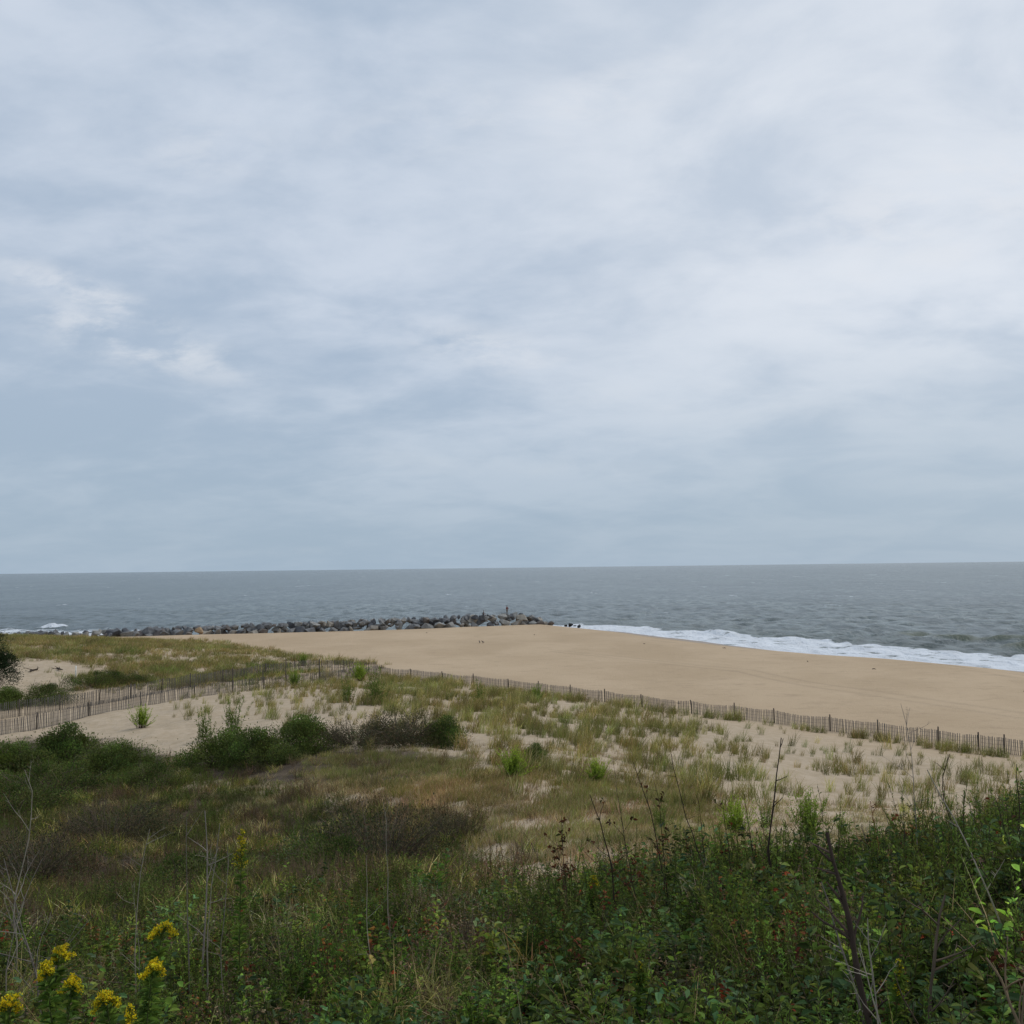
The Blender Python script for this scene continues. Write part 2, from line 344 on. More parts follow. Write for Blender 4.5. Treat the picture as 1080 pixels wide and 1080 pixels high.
hh = mth(t, 'ADD', mth(t, 'MULTIPLY', noise(t, g, 2.2, 6.0, 0.68), 0.9), mth(t, 'MULTIPLY', nC, 0.14))
hh = mth(t, 'ADD', hh, mth(t, 'MULTIPLY', nA, 1.2))
bs = mth(t, 'SUBTRACT', 1.0, mth(t, 'MULTIPLY', wet, 0.9))
bp = nd(t, 'ShaderNodeBump', None, Height=hh, Strength=mth(t, 'MULTIPLY', bs, 0.55), Distance=0.26); t.links.new(bp.outputs[0], b.inputs['Normal'])

# sea
m, t, b = new_mat('sea_water'); M_SEA = m; out = t.nodes['Material Output']
g = nd(t, 'ShaderNodeNewGeometry').outputs['Position']
foam, grn = attr(t, 'foam'), attr(t, 'green')
w1 = noise(t, g, 0.30, 7.0, 0.66, 0.5, sca=(1.0, 0.45, 1), rot=(0, 0, R(-25)))
w2 = noise(t, g, 0.9, 5.0, 0.6, 0.4, sca=(1.0, 0.5, 1), rot=(0, 0, R(-15)))
w3 = noise(t, g, 0.012, 4.0, 0.6, 0.5, sca=(1, 0.35, 1))
cc = mix(t, ramp(t, w1, 0.40, 0.60), (0.058, 0.088, 0.088), (0.205, 0.248, 0.240))  # light and shaded wave faces painted into the water colour
cc = mix(t, mth(t, 'MULTIPLY', ramp(t, w3, 0.40, 0.65), 0.5), cc, (0.10, 0.125, 0.132))
w4 = noise(t, g, 0.045, 6.0, 0.7, 0.4, sca=(1.0, 0.30, 1), loc=(5, 3, 0))
cc = mix(t, mth(t, 'MULTIPLY', ramp(t, w4, 0.46, 0.62), 0.6), cc, (0.055, 0.080, 0.082))  # dark ripple streaks painted in for wave shade farther out
w5 = noise(t, g, 0.0045, 6.0, 0.75, 0.4, sca=(1.0, 0.22, 1), loc=(9, 3, 0))
cc = mix(t, mth(t, 'MULTIPLY', ramp(t, w5, 0.42, 0.60), 0.35), cc, (0.065, 0.092, 0.096))  # broader painted wave shade towards the horizon
cc = mix(t, grn, cc, (0.090, 0.112, 0.068))
cap = mth(t, 'MULTIPLY', ramp(t, noise(t, g, 0.05, 8.0, 0.74, 0.6, sca=(0.8, 0.28, 1), loc=(31, 7, 0)), 0.645, 0.68), 0.9)
f1 = noise(t, g, 1.1, 6.0, 0.7, 0.6, sca=(0.55, 1, 1)); 
ff = ramp(t, mth(t, 'ADD', foam, mth(t, 'MULTIPLY', mth(t, 'SUBTRACT', f1, 0.5), 1.3)), 0.42, 0.62)
ff = mth(t, 'MAXIMUM', ff, cap)
t.links.new(mix(t, ff, cc, (0.80, 0.83, 0.86)), b.inputs['Base Color'])
t.links.new(mth(t, 'ADD', 0.22, mth(t, 'MULTIPLY', ff, 0.6)), b.inputs['Roughness']); b.inputs['IOR'].default_value = 1.33; b.inputs['Specular IOR Level'].default_value = 0.36
hgt = mth(t, 'ADD', w1, mth(t, 'MULTIPLY', w2, 0.38))
bp = nd(t, 'ShaderNodeBump', None, Height=hgt, Strength=1.0, Distance=2.0); t.links.new(bp.outputs[0], b.inputs['Normal'])

# ------------------------------------------------------------------ vegetation map over the ground (picture bearings used as plan coordinates)
def ell(px, py, cx, cy, rx, ry, a=0.0, soft=0.35):
    ca, sa = math.cos(a), math.sin(a); dx, dy = px - cx, py - cy
    q = np.sqrt(((dx * ca + dy * sa) / rx) ** 2 + ((-dx * sa + dy * ca) / ry) ** 2)
    return np.clip((1 + soft - q) / (2 * soft), 0, 1)
FEDGE_U = [-300, 0, 200, 300, 400, 480, 560, 640, 700, 760, 830, 900, 960, 1080, 1400]
FEDGE_D = [13, 13.5, 14, 14, 13.5, 12.8, 12, 12.2, 12.8, 12.6, 12.2, 12.8, 13.5, 14.2, 15]
def veg_maps(x, y, z):
    px, py = project(x, y, z); yy = np.maximum(y, 1.5); u = 540 + F * x / yy
    fe = np.interp(u, FEDGE_U, FEDGE_D); fore = np.clip((fe - yy) / 1.0 + .5, 0, 1)
    holl = np.maximum(ell(px, py, 110, 915, 420, 97, 0.0, .2), ell(px, py, 400, 880, 120, 38, 0, .3)) * (yy > 8) * (yy < 46)
    bank = np.maximum.reduce([ell(px, py, 60, 812, 130, 34, 0, .3), ell(px, py, 330, 808, 170, 20, 0, .3)]) * (yy > 20) * (yy < 75)
    behind = (y < 3).astype(float)
    nz = .35 * fbm(x / 1.3, y / 1.3, 3); return px, py, u, np.maximum(fore, behind), np.clip(holl * (1 + nz) - .25 * (holl < .95), 0, 1), np.clip(bank + nz * bank, 0, 1)

def polar_grid(az, rad):
    A, Rr = np.meshgrid(az, rad); return Rr * np.sin(A), Rr * np.cos(A)
def grid_quads(nr, na):
    i, j = np.meshgrid(np.arange(nr - 1), np.arange(na - 1), indexing='ij'); a = (i * na + j).ravel()
    return np.stack([a, a + 1, a + na + 1, a + na], 1)[:, ::-1]
azf = np.linspace(R(-34), R(34), 820)
az = np.concatenate([np.linspace(R(-180), R(-35), 60), azf, np.linspace(R(35), R(180), 60)])
rad = np.concatenate([[0.0, 0.6], np.geomspace(1.5, 100, 480), np.geomspace(100.6, 330, 330), np.geomspace(345, 3500, 30)])
x, y = polar_grid(az, rad); z = ground_z(x, y)
px, py, u, fore, holl, bank = veg_maps(x.ravel(), y.ravel(), z.ravel())
s = shore_s(x, y).ravel()
wet = np.clip(1 - (-s - 5.0 - 3.5 * perlin(x.ravel() / 16, y.ravel() / 16)) / 3.0, 0, 1)
tanb = np.interp(z.ravel(), [2.5, 3.3], [0, 1]); xr, yr = x.ravel(), y.ravel()
wq = np.clip(.35 + 1.2 * fbm(xr / 6, yr / 6, 3), 0, 1)
wrack = .75 * np.exp(-((s + 13 + 2.2 * perlin(xr / 14, yr / 14)) / .7) ** 2) * wq + .5 * np.exp(-((s + 19 + 2.6 * perlin(xr / 20 + 5, yr / 20)) / .6) ** 2) * np.clip(wq - .2, 0, 1)
for so_ in (39.0, 41.2): wrack += .32 * (xr > 5) * np.exp(-((s + so_ + 3.5 * perlin(xr / 45 + 2, yr / 45)) / .32) ** 2)
vegm = np.clip(np.maximum.reduce([fore, holl * .95, bank * .9]), 0, 1)
me = mk_mesh('ground', np.stack([x.ravel(), y.ravel(), z.ravel()], 1), grid_quads(len(rad), len(az)), M_SAND, smooth=True, attrs={'wet': wet, 'veg': vegm, 'dune': tanb, 'wrack': wrack})
link('ground', me, kind='structure')

# sea sheet: real swell near the beach, fine chop bumped and its light and dark painted in the material, out to the horizon
azs = np.concatenate([np.linspace(R(-180), R(-33), 40), np.linspace(R(-32), R(32), 900), np.linspace(R(33), R(180), 40)])
rs = np.concatenate([[5], np.geomspace(95, 700, 430), np.geomspace(720, 60000, 60)])
x, y = polar_grid(azs, rs); x = x.ravel(); y = y.ravel(); d = np.hypot(x, y); s = shore_s(x, y)
rw = np.random.default_rng(11); z = np.zeros_like(x); swell_dir = math.atan2(-0.35, -0.94)
for i in range(34):
    lam = 2.6 * math.exp(rw.uniform(0, 1.65)); a = swell_dir + rw.normal(0, 0.75); k = 2 * np.pi / lam; amp = 0.0180 * lam ** 0.62 * rw.uniform(.5, 1.2)
    res = d * d / (H * F) * 0.12 + d * 0.005
    fade = np.clip(lam / (res * 2.2) - 1, 0, 1)
    ph = k * (x * math.cos(a) + y * math.sin(a)) + rw.uniform(0, 6.28); sn = np.sin(ph)
    z += amp * fade * (sn + 0.3 * np.cos(2 * ph))
z *= np.clip(s / 26, 0.05, 1) * 1.25
along = (x * 0.41 - y * 0.91)
def breaker(s0, hgt, wd, lo, hi, seed):
    sc_ = s0 + 2.5 * perlin(along / 22 + seed, along * 0 + seed)
    e = np.clip((along - lo) / 9, 0, 1) * np.clip((hi - along) / 9, 0, 1) * (0.72 + 0.5 * perlin(along / 11 + seed, along * 0 + 3.3 * seed))
    q = (s - sc_) / wd; prof = np.where(q < 0, np.exp(-(q * 1.9) ** 2), np.exp(-(q * .75) ** 2))
    return hgt * e * prof, e, q
def al(px, d): return ux(px, d) * 0.41 - d * 0.91
right = (x > 12)
b1, e1, q1 = breaker(33, 2.5, 3.4, al(800, 150), al(1350, 100), 1.7)
b2, e2, q2 = breaker(45, 1.1, 3.0, al(760, 190), al(960, 150), 5.1)
b3, e3, q3 = breaker(14, 1.5, 1.8, al(668, 210), al(715, 195), 8.3)
b4, e4, q4 = breaker(27, 1.5, 2.6, al(1030, 135), al(1300, 100), 3.1)
z += (b1 + b2 + b3 + b4) * right
# the breaker running in beyond the rocks on the far left
cx_, cy_ = ux(58, 262), 262.0
bl = 1.1 * np.exp(-((x - cx_) / 4.0) ** 2 - ((y - cy_) / 2.6) ** 2) * (1 + .5 * perlin(x / 1.3, y / 1.3)); z += bl
sw = np.where(x < -80, 42.0, np.interp(y, [120, 150, 190, 230], [24, 23, 20, 13])) + 3.5 * perlin(x / 13, y / 13) + 1.5 * perlin(x / 4, y / 4)
foam = np.where(s < sw, np.where(s < 7, 1.05, .80 + .35 * np.sin(s * .55 + 2.5 * perlin(x / 9, y / 9)) ** 2), np.clip(1 - (s - sw) / 2.2, 0, 1)) * (0.86 + 0.50 * fbm(x / 5, y / 2.6, 3))
foam = np.where((x < 8) & (s > 0), foam * np.clip(1.05 - (x + 125) / 90, 0.0, 1.0) * np.clip(1.3 - s / 60, 0, 1) + ((x > -4) & (x < 8)) * (s < 10) * .7, foam)
foam = np.maximum(foam, np.clip(bl / 0.8, 0, 1))
foam = np.maximum(foam, right * (np.exp(-((q1 - .05) * 3) ** 2) * np.clip(e1 - .8, 0, 1) * 2.6 + np.exp(-((q3 + .3) * 1.2) ** 2) * e3 + np.exp(-((q4 + .2) * 1.5) ** 2) * np.clip(e4 - .55, 0, 1) * 2.0 + np.exp(-((q2) * 3) ** 2) * np.clip(e2 - .85, 0, 1) * 2))
trail = right * 0.38 * np.clip(1 - (s - 12) / 26, 0, 1) * (s > 10) * np.clip(0.55 + 0.9 * fbm(x / 7 + 9, y / 3, 3), 0, 1)
foam = np.maximum(foam, trail)
green = np.clip(right * np.clip((b1 + b2 + b4) / .5, 0, 1) * (0.95) + right * .35 * np.clip(1 - (s - 8) / 40, 0, 1), 0, 1)
me = mk_mesh('sea', np.stack([x, y, z - 0.0], 1), grid_quads(len(rs), len(azs)), M_SEA, smooth=True, attrs={'foam': foam, 'green': green})
link('sea', me, kind='structure')

# ------------------------------------------------------------------ stone jetty: every boulder by itself
def rock_mat(name, ca, cb):
    m, t, b = new_mat(name); g = nd(t, 'ShaderNodeTexCoord').outputs['Object']
    inf = nd(t, 'ShaderNodeObjectInfo').outputs['Random']
    n = noise(t, g, 1.6, 6.0, 0.65, 0.3); n2 = noise(t, g, 9.0, 4.0, 0.7)
    c = mix(t, ramp(t, n, 0.3, 0.7), ca, cb); c = mix(t, mth(t, 'MULTIPLY', ramp(t, n2, 0.5, 0.7), 0.4), c, (0.05, 0.048, 0.045))
    c = mix(t, 1.0, c, mix(t, inf, (0.6, 0.6, 0.62), (1.3, 1.27, 1.2)), 'MULTIPLY')
    t.links.new(c, b.inputs['Base Color']); b.inputs['Roughness'].default_value = 0.85
    bp = nd(t, 'ShaderNodeBump', None, Height=n2, Strength=0.5, Distance=0.08); t.links.new(bp.outputs[0], b.inputs['Normal']); return m
RM = {'dark slate grey': rock_mat('slate_rock', (0.088, 0.09, 0.096), (0.20, 0.204, 0.21)), 'mid grey': rock_mat('grey_rock', (0.15, 0.148, 0.143), (0.31, 0.305, 0.29)),
      'pale tan': rock_mat('tan_rock', (0.20, 0.18, 0.15), (0.35, 0.315, 0.27)), 'reddish brown': rock_mat('brown_rock', (0.12, 0.10, 0.088), (0.21, 0.18, 0.16)),
      'orange tan': rock_mat('orange_rock', (0.28, 0.20, 0.125), (0.38, 0.285, 0.19)), 'wet black': rock_mat('wet_rock', (0.02, 0.022, 0.024), (0.055, 0.058, 0.06))}
import bmesh
def rock_mesh(seed, mat):
    r = np.random.default_rng(seed); bm = bmesh.new(); p = r.normal(size=(11, 3)); p /= np.linalg.norm(p, axis=1, keepdims=True)
    p *= r.uniform(.8, 1.05, (11, 1)) * np.array([1.1, r.uniform(.62, .95), r.uniform(.48, .75)]) * 0.98
    for q in p: bm.verts.new(q)
    res = bmesh.ops.convex_hull(bm, input=bm.verts[:]); bmesh.ops.delete(bm, geom=[e for e in set(res['geom_interior'] + res['geom_unused']) if isinstance(e, bmesh.types.BMVert)], context='VERTS')
    bmesh.ops.bevel(bm, geom=bm.edges[:], offset=0.035, segments=1, affect='EDGES', profile=0.6)
    me = bpy.data.meshes.new('boulder'); bm.to_mesh(me); bm.free(); me.materials.append(mat); return me
RMESH = {k: [rock_mesh(hash_ * 13 + j, v) for j in range(5)] for hash_, (k, v) in enumerate(RM.items())}
rr = random.Random(5)
def boulder(kind, loc, s, label, group):
    o = link('boulder', rr.choice(RMESH[kind]), loc=loc, label=label, cat='boulder', group=group)
    o.scale = (s, s, s * rr.uniform(.9, 1.15)); o.rotation_euler = (rr.uniform(-.5, .5), rr.uniform(-.5, .5), rr.uniform(0, 6.28)); return o
JL = np.array([(8.0, 224.0), (-14, 213), (-44, 201), (-72, 195.5), (-99, 193), (-114, 193)])
seg = np.hypot(*np.diff(JL, axis=0).T); cum = np.concatenate([[0], np.cumsum(seg)])
def jpt(t):
    x = np.interp(t, cum, JL[:, 0]); y = np.interp(t, cum, JL[:, 1]); e = 0.5
    dx = np.interp(t + e, cum, JL[:, 0]) - np.interp(t - e, cum, JL[:, 0]); dy = np.interp(t + e, cum, JL[:, 1]) - np.interp(t - e, cum, JL[:, 1]); l = math.hypot(dx, dy)
    return x, y, -dy / l, dx / l
kinds = ['dark slate grey'] * 5 + ['mid grey'] * 5 + ['pale tan'] * 2 + ['reddish brown']
sect = lambda t: ('seaward end of the stone jetty', 'outer part of the stone jetty', 'middle of the stone jetty', 'inner part of the stone jetty', 'low landward end of the stone jetty')[int(min(4, t // 23))]
t = 0.8; nb = 0
while t < cum[-1]:
    x, y, nx, ny = jpt(t); f = min(1, max(0.0, (cum[-1] - t) / 60)); topz = np.interp(t, [0, 3, 8, 30, 60, 85, 108, 126], [1.9, 3.3, 4.15, 4.0, 3.8, 3.3, 2.9, 2.6])
    base = gz(x, y)
    for row, off in enumerate((-2.1, -0.2, 1.7)):
        jj = rr.uniform(-.8, .8); sx, sy = x + nx * off * -1 + ny * jj + rr.uniform(-.3, .3), y + ny * off * -1 - nx * jj + rr.uniform(-.3, .3)
        if sy > y + 1 and rr.random() < .65: continue
        front = row == (0 if -ny * -1 < 0 else 2)
        s = rr.choice((.9, 1.15, 1.4, 1.7)) * rr.uniform(.9, 1.1); k = rr.choice(kinds)
        zz_ = max(gz(sx, sy) + 0.30, topz - 1.9) + rr.uniform(-.15, .15) if row != 1 else topz - 1.0 - s * .3
        boulder(k, (sx, sy, zz_), s, f'{k} boulder {"at the foot" if row != 1 else "in the core"} of the {sect(t)}', 'boulders of the stone jetty'); nb += 1
    for off in (-1.1, 0.1, 1.0):
        if t > 82 and off > 0 and rr.random() < .5: continue
        s = rr.choice((.75, 1.0, 1.25, 1.5)) * rr.uniform(.9, 1.1); k = rr.choice(kinds)
        boulder(k, (x + nx * off + ny * .7 * off + rr.uniform(-.7, .7), y + ny * off, topz - s * .55 + rr.uniform(-.12, .15)), s, f'{k} boulder on the crest of the {sect(t)}', 'boulders of the stone jetty'); nb += 1
    t += rr.uniform(1.9, 2.35)
p = at(210, 664, 194.0); boulder('orange tan', (p.x, 194.2, gz(p.x, 194) + .75), 1.25, 'orange tan boulder facing the sand in the low part of the jetty', 'boulders of the stone jetty')
for px_, py_, s, lb in ((563, 655, 1.3, 'dark angular boulder at the seaward shoulder of the jetty'), (571, 658, 1.0, 'last low wet boulder where the jetty meets the foam'),
                        (597, 660, .6, 'low wet black rock awash beyond the jetty, nearest to its tip'), (601.5, 659.2, .95, 'tallest wet black rock awash in the foam beyond the jetty'),
                        (606.3, 660, .5, 'rounded wet black rock beside the tallest rock in the foam'), (611, 660.3, .75, 'outermost wet black rock in the foam beyond the jetty')):
    p = at(px_, py_, 226 if px_ < 580 else 236); boulder('wet black' if px_ > 569 else 'dark slate grey', p, s, lb, 'boulders of the stone jetty' if px_ < 580 else 'rocks awash beyond the jetty')

# ------------------------------------------------------------------ the two people out on the jetty
def flat_mat(name, c, rough=0.8):
    m, t, b = new_mat(name); g = nd(t, 'ShaderNodeTexCoord').outputs['Object']; n = noise(t, g, 18, 3, .6)
    t.links.new(mix(t, ramp(t, n, .3, .7), tuple(x * .85 for x in c), tuple(min(1, x * 1.15) for x in c)), b.inputs['Base Color']); b.inputs['Roughness'].default_value = rough; return m
def skin(name, joints, edges, mat, parent=None, loc=None, sub=2, root=0):
    me = bpy.data.meshes.new(name); me.from_pydata([j[:3] for j in joints], edges, []); o = bpy.data.objects.new(name, me); COL.objects.link(o)
    md = o.modifiers.new('skin', 'SKIN'); md.use_smooth_shade = True
    sv = me.skin_vertices[0].data
    for i, j in enumerate(joints):
        rr_ = j[3]; sv[i].radius = rr_ if isinstance(rr_, tuple) else (rr_, rr_)
    sv[root].use_root = True
    o.modifiers.new('sub', 'SUBSURF').levels = sub; o.modifiers['sub'].render_levels = sub
    dg = bpy.context.evaluated_depsgraph_get(); ev = bpy.data.meshes.new_from_object(o.evaluated_get(dg)); o.modifiers.clear(); o.data = ev; ev.materials.clear(); ev.materials.append(mat)
    if parent: o.parent = parent
    if loc is not None: o.location = loc
    return o
MSK = flat_mat('skin', (0.42, 0.26, 0.19)); MRED = flat_mat('red_cloth', (0.16, 0.04, 0.035)); MDK = flat_mat('dark_cloth', (0.03, 0.028, 0.035)); MKH = flat_mat('khaki_cloth', (0.20, 0.17, 0.14)); MHAIR = flat_mat('hair', (0.03, 0.022, 0.018)); MGR = flat_mat('grey_cloth', (0.07, 0.075, 0.085)); MWH = flat_mat('pale_plastic', (0.45, 0.46, 0.48))
def person(loc, rz, sit, label):
    if not sit:
        J = [(0,0,.93,.13),(0,0,1.12,.125),(0,0,1.34,.15),(0,0,1.48,.055),(0,.01,1.56,.075),(0,.015,1.66,.09),(0,.01,1.74,.06),
             (.18,0,1.40,.06),(.25,.06,1.14,.043),(.18,.26,1.06,.034),(.14,.33,1.07,.03),(-.18,0,1.40,.06),(-.26,.02,1.13,.043),(-.22,.16,.94,.034),(-.21,.20,.88,.03),
             (.10,0,.86,.095),(.12,.03,.48,.062),(.13,-.02,.09,.042),(.14,.15,.04,.035),(-.10,0,.86,.095),(-.14,.02,.48,.062),(-.17,-.04,.09,.042),(-.19,.13,.04,.035)]
    else:
        J = [(0,0,.16,.14),(0,.04,.38,.14),(0,.12,.60,.15),(0,.17,.74,.055),(0,.20,.81,.075),(0,.22,.91,.09),(0,.21,.98,.06),
             (.18,.12,.66,.06),(.25,.24,.46,.043),(.16,.44,.44,.034),(.12,.50,.45,.03),(-.18,.12,.66,.06),(-.25,.24,.46,.043),(-.16,.44,.42,.034),(-.10,.49,.43,.03),
             (.10,.10,.16,.095),(.15,.46,.42,.062),(.14,.52,.02,.042),(.15,.68,-.03,.035),(-.10,.10,.16,.095),(-.15,.46,.40,.062),(-.14,.54,.02,.042),(-.16,.70,-.03,.035)]
    E = [(0,1),(1,2),(2,3),(3,4),(4,5),(5,6),(2,7),(7,8),(8,9),(9,10),(2,11),(11,12),(12,13),(13,14),(0,15),(15,16),(16,17),(17,18),(0,19),(19,20),(20,21),(21,22)]
    b = skin('person', J, E, MSK, loc=loc); b.rotation_euler[2] = rz; b['label'] = label; b['category'] = 'person'; b['group'] = 'people on the jetty'
    def g(k, d): return [(*J[i][:3], J[i][3] + d) for i in k]
    skin('jacket', g([0,1,2,7,8,9,11,12,13], .022), [(0,1),(1,2),(2,3),(3,4),(4,5),(2,6),(6,7),(7,8)], MRED if not sit else MGR, b)
    skin('trousers', g([0,15,16,17,19,20,21], .018), [(0,1),(1,2),(2,3),(0,4),(4,5),(5,6)], MKH if not sit else MDK, b)
    h = J[5]; hb = bmesh.new(); bmesh.ops.create_icosphere(hb, subdivisions=3, radius=.115, matrix=Matrix.Translation((h[0], h[1] - .025, h[2] + .035)))
    bmesh.ops.bisect_plane(hb, geom=hb.verts[:] + hb.edges[:] + hb.faces[:], plane_co=(0, h[1], h[2] - .01), plane_no=(0, .75, -.66), clear_outer=True)
    hm = bpy.data.meshes.new('hair'); hb.to_mesh(hm); hb.free(); hm.materials.append(MHAIR); link('hair', hm, b)
    fb = bmesh.new()
    bmesh.ops.create_icosphere(fb, subdivisions=2, radius=.02, matrix=Matrix.Translation((0, h[1] + .10, h[2] - .01)) @ Matrix.Diagonal((.7, 1, 1.3, 1)))
    fm = bpy.data.meshes.new('nose'); fb.to_mesh(fm); fb.free(); fm.materials.append(MSK); link('nose', fm, b)
    for sx in (-.035, .035):
        eb = bmesh.new(); bmesh.ops.create_icosphere(eb, subdivisions=1, radius=.011, matrix=Matrix.Translation((sx, h[1] + .088, h[2] + .015))); em = bpy.data.meshes.new('eye'); eb.to_mesh(em); eb.free(); em.materials.append(MHAIR); link('eye', em, b)
    for k in (17, 21):
        sb = bmesh.new(); bmesh.ops.create_cube(sb, size=1, matrix=Matrix.Translation((J[k][0], J[k][1] + .07, J[k][2] - .045)) @ Matrix.Diagonal((.10, .28, .09, 1))); bmesh.ops.bevel(sb, geom=sb.edges[:], offset=.025, segments=2, affect='EDGES')
        sm = bpy.data.meshes.new('shoe'); sb.to_mesh(sm); sb.free(); sm.materials.append(MDK); link('shoe', sm, b)
    return b
p = at(534.8, 647.6, 219.5); person((p.x, p.y, p.z), R(-35), False, 'person standing upright in a dark red top near the jetty tip')
boulder('mid grey', (p.x, p.y, p.z - .68), .95, 'flat grey boulder under the feet of the standing person', 'boulders of the stone jetty')
p = at(509.3, 649.2, 215.5); person((p.x, p.y, p.z), R(-70), True, 'person in dark clothes sitting hunched on the jetty')
boulder('dark slate grey', (p.x, p.y, p.z - .62), 1.05, 'dark boulder on which the hunched person sits', 'boulders of the stone jetty')
# pale bucket beside the sitter
bb = bmesh.new(); bmesh.ops.create_cone(bb, cap_ends=False, segments=20, radius1=.13, radius2=.16, depth=.36)
bmesh.ops.contextual_create(bb, geom=[e for e in bb.edges if e.is_boundary and e.verts[0].co.z < 0 and e.verts[1].co.z < 0]); bmesh.ops.solidify(bb, geom=bb.faces[:], thickness=.008)
bme = bpy.data.meshes.new('bucket'); bb.to_mesh(bme); bb.free(); bme.materials.append(MWH)
q = at(511.2, 649.0, 215.2); o = link('bucket', bme, loc=(q.x, q.y, q.z + .2), label='small pale bucket beside the person sitting on the jetty', cat='bucket')
hd = Geo(); a_ = np.linspace(0, np.pi, 12); hd.add(*tube(np.stack([.155 * np.cos(a_), a_ * 0, .18 + .12 * np.sin(a_)], 1), .006, (.4, .4, .4))); link('handle', hd.mesh('handle', M_STEM, True), o)
boulder('mid grey', (q.x + .3, q.y, q.z - .62), .9, 'grey boulder carrying the pale bucket', 'boulders of the stone jetty')

# ------------------------------------------------------------------ slatted sand fences
def fence(name, pts, posts, label, seed, hgt=1.12, tall={}, bury=0.05, ln_=1.0, group='slatted sand fences'):
    r = np.random.default_rng(seed); P = np.array([(ux(u, d), d) for u, d in pts])
    k = np.linspace(0, 1, 200); sg = np.hypot(*np.diff(P, axis=0).T); cm = np.concatenate([[0], np.cumsum(sg)]); L = cm[-1]
    root = bpy.data.objects.new(name, None); COL.objects.link(root); root.location = (P[0][0], P[0][1], gz(*P[0])); root['label'] = label; root['category'] = 'fence'; root['group'] = group
    o0 = np.array(root.location)
    fx = lambda t: np.interp(t, cm, P[:, 0]); fy = lambda t: np.interp(t, cm, P[:, 1])
    tt = np.arange(0, L, .5); zt = ground_z(fx(tt), fy(tt), False)
    n = 15; zs = np.convolve(np.pad(zt, n // 2, mode='edge'), np.ones(n) / n, 'valid')[:len(tt)]
    tp = []
    for u in posts:
        us = 540 + F * fx(tt) / fy(tt); tp.append(float(tt[np.argmin(np.abs(us - u))]))
    tp = sorted(tp); sag = lambda t, h: 0.10 * h
    for u, t0 in zip(sorted(posts, key=lambda u: tp[0] if 0 else u), sorted(tp)):
        x, y = fx(t0), fy(t0); z = gz(x, y); h = tall.get(u, hgt + r.uniform(.0, .16)); g = Geo()
        lx, ly = r.normal(0, .03, 2); pp = [(x, y, z - .4), (x + lx * .3, y + ly * .3, z + h * .5), (x + lx * h, y + ly * h, z + h)]
        g.add(*tube(np.array(pp) - o0, [.05, .047, .043], (1, 1, 1), 8))
        V, Q, C = g.arr(); n0 = len(V) - 8; V = np.vstack([V, V[n0:].mean(0)[None]]);
        T = [[n0 + i, n0 + (i + 1) % 8, len(V) - 1] for i in range(8)]
        link('post', mk_mesh('post', V, Q, M_POST, tri=T), root)
    ed = [0.0] + [t for t in tp if 0 < t < L] + [L]
    for a, b in zip(ed[:-1], ed[1:]):
        if b - a < .3: continue
        ts = np.arange(a + .03, b - .03, .105); ts = ts[r.random(len(ts)) > .03] ; ts = ts + r.normal(0, .012, len(ts)); x = fx(ts); y = fy(ts)
        fr = (ts - a) / (b - a); zz_ = np.interp(ts, tt, zs) - bury - .12 * np.sin(np.pi * fr) * r.uniform(.2, 1.2)
        tx = np.gradient(x, ts) if len(ts) > 1 else np.ones(len(ts)); ty = np.gradient(y, ts) if len(ts) > 1 else np.zeros(1); l = np.hypot(tx, ty); tx /= l; ty /= l
        lean = ln_ * (.16 * perlin(ts / 2.3 + seed, ts * 0 + seed * 3.1) + r.normal(0, .03, len(ts))); out = .05 * perlin(ts / 1.7 + 40, ts * 0 + seed)
        hh = hgt * (1 + r.normal(0, .018, len(ts))); wd = .021; th = .005
        g = Geo(); vs = []
        for (sw_, so, hz_) in [(-1,-1,0),(1,-1,0),(1,1,0),(-1,1,0),(-1,-1,1),(1,-1,1),(1,1,1),(-1,1,1)]:
            vs.append(np.stack([x + tx * (wd * sw_ + lean * hh * hz_) - ty * (th * so + out * hz_ * hh), y + ty * (wd * sw_ + lean * hh * hz_) + tx * (th * so + out * hz_ * hh), zz_ + hh * hz_ - .1 * (1 - hz_)], 1))
        V = np.stack(vs, 1).reshape(-1, 3) - o0; q = np.array([[0,1,5,4],[1,2,6,5],[2,3,7,6],[3,0,4,7],[4,5,6,7]])
        Q = (q[None] + (np.arange(len(ts)) * 8)[:, None, None]).reshape(-1, 4)
        pn = link('slat_panel', mk_mesh('slat_panel', V, Q, M_PICKET if ln_ < 1 else M_DARK_PICKET), root)
        g = Geo()
        for hf in (.12, .35, .58, .82): g.add(*tube(np.stack([x, y, zz_ + hh.mean() * hf], 1) - o0, .007, (1, 1, 1), 3))
        link('wire', g.mesh('wire', M_WIRE), pn)
    return root
fence('sand_fence', [(1400, 51.5), (1055, 61), (922, 67), (725, 79), (600, 88.5), (500, 98), (398, 109)],
      [1370, 1300, 1230, 1170, 1112, 1055, 1028, 978, 922, 868, 814, 767, 725, 675, 637, 599, 566, 535, 496, 464, 431, 398],
      'slatted sand fence running along the open beach edge towards the right', 3, hgt=1.0, ln_=.45)
fence('sand_fence', [(-160, 60), (0, 68), (97, 77), (206, 88), (277, 94), (336, 99), (398, 109)], [-130, -60, -8, 38, 97, 150, 206, 244, 277, 301, 336, 372],
      'slatted sand fence with tall posts in front of the other on the left', 4, tall={244: 2.2, 301: 2.5, 336: 2.3, 277: 1.7})
fence('sand_fence', [(-200, 70), (-60, 75), (0, 78.5), (60, 82.5), (137, 89.5), (200, 97), (278, 107), (336, 113), (397, 110.3)], [-120, -40, 20, 66, 104, 137, 172, 200, 235, 278, 310, 362],
      'rear slatted sand fence on the left below the grassy dune', 9, hgt=1.2, bury=-.05)
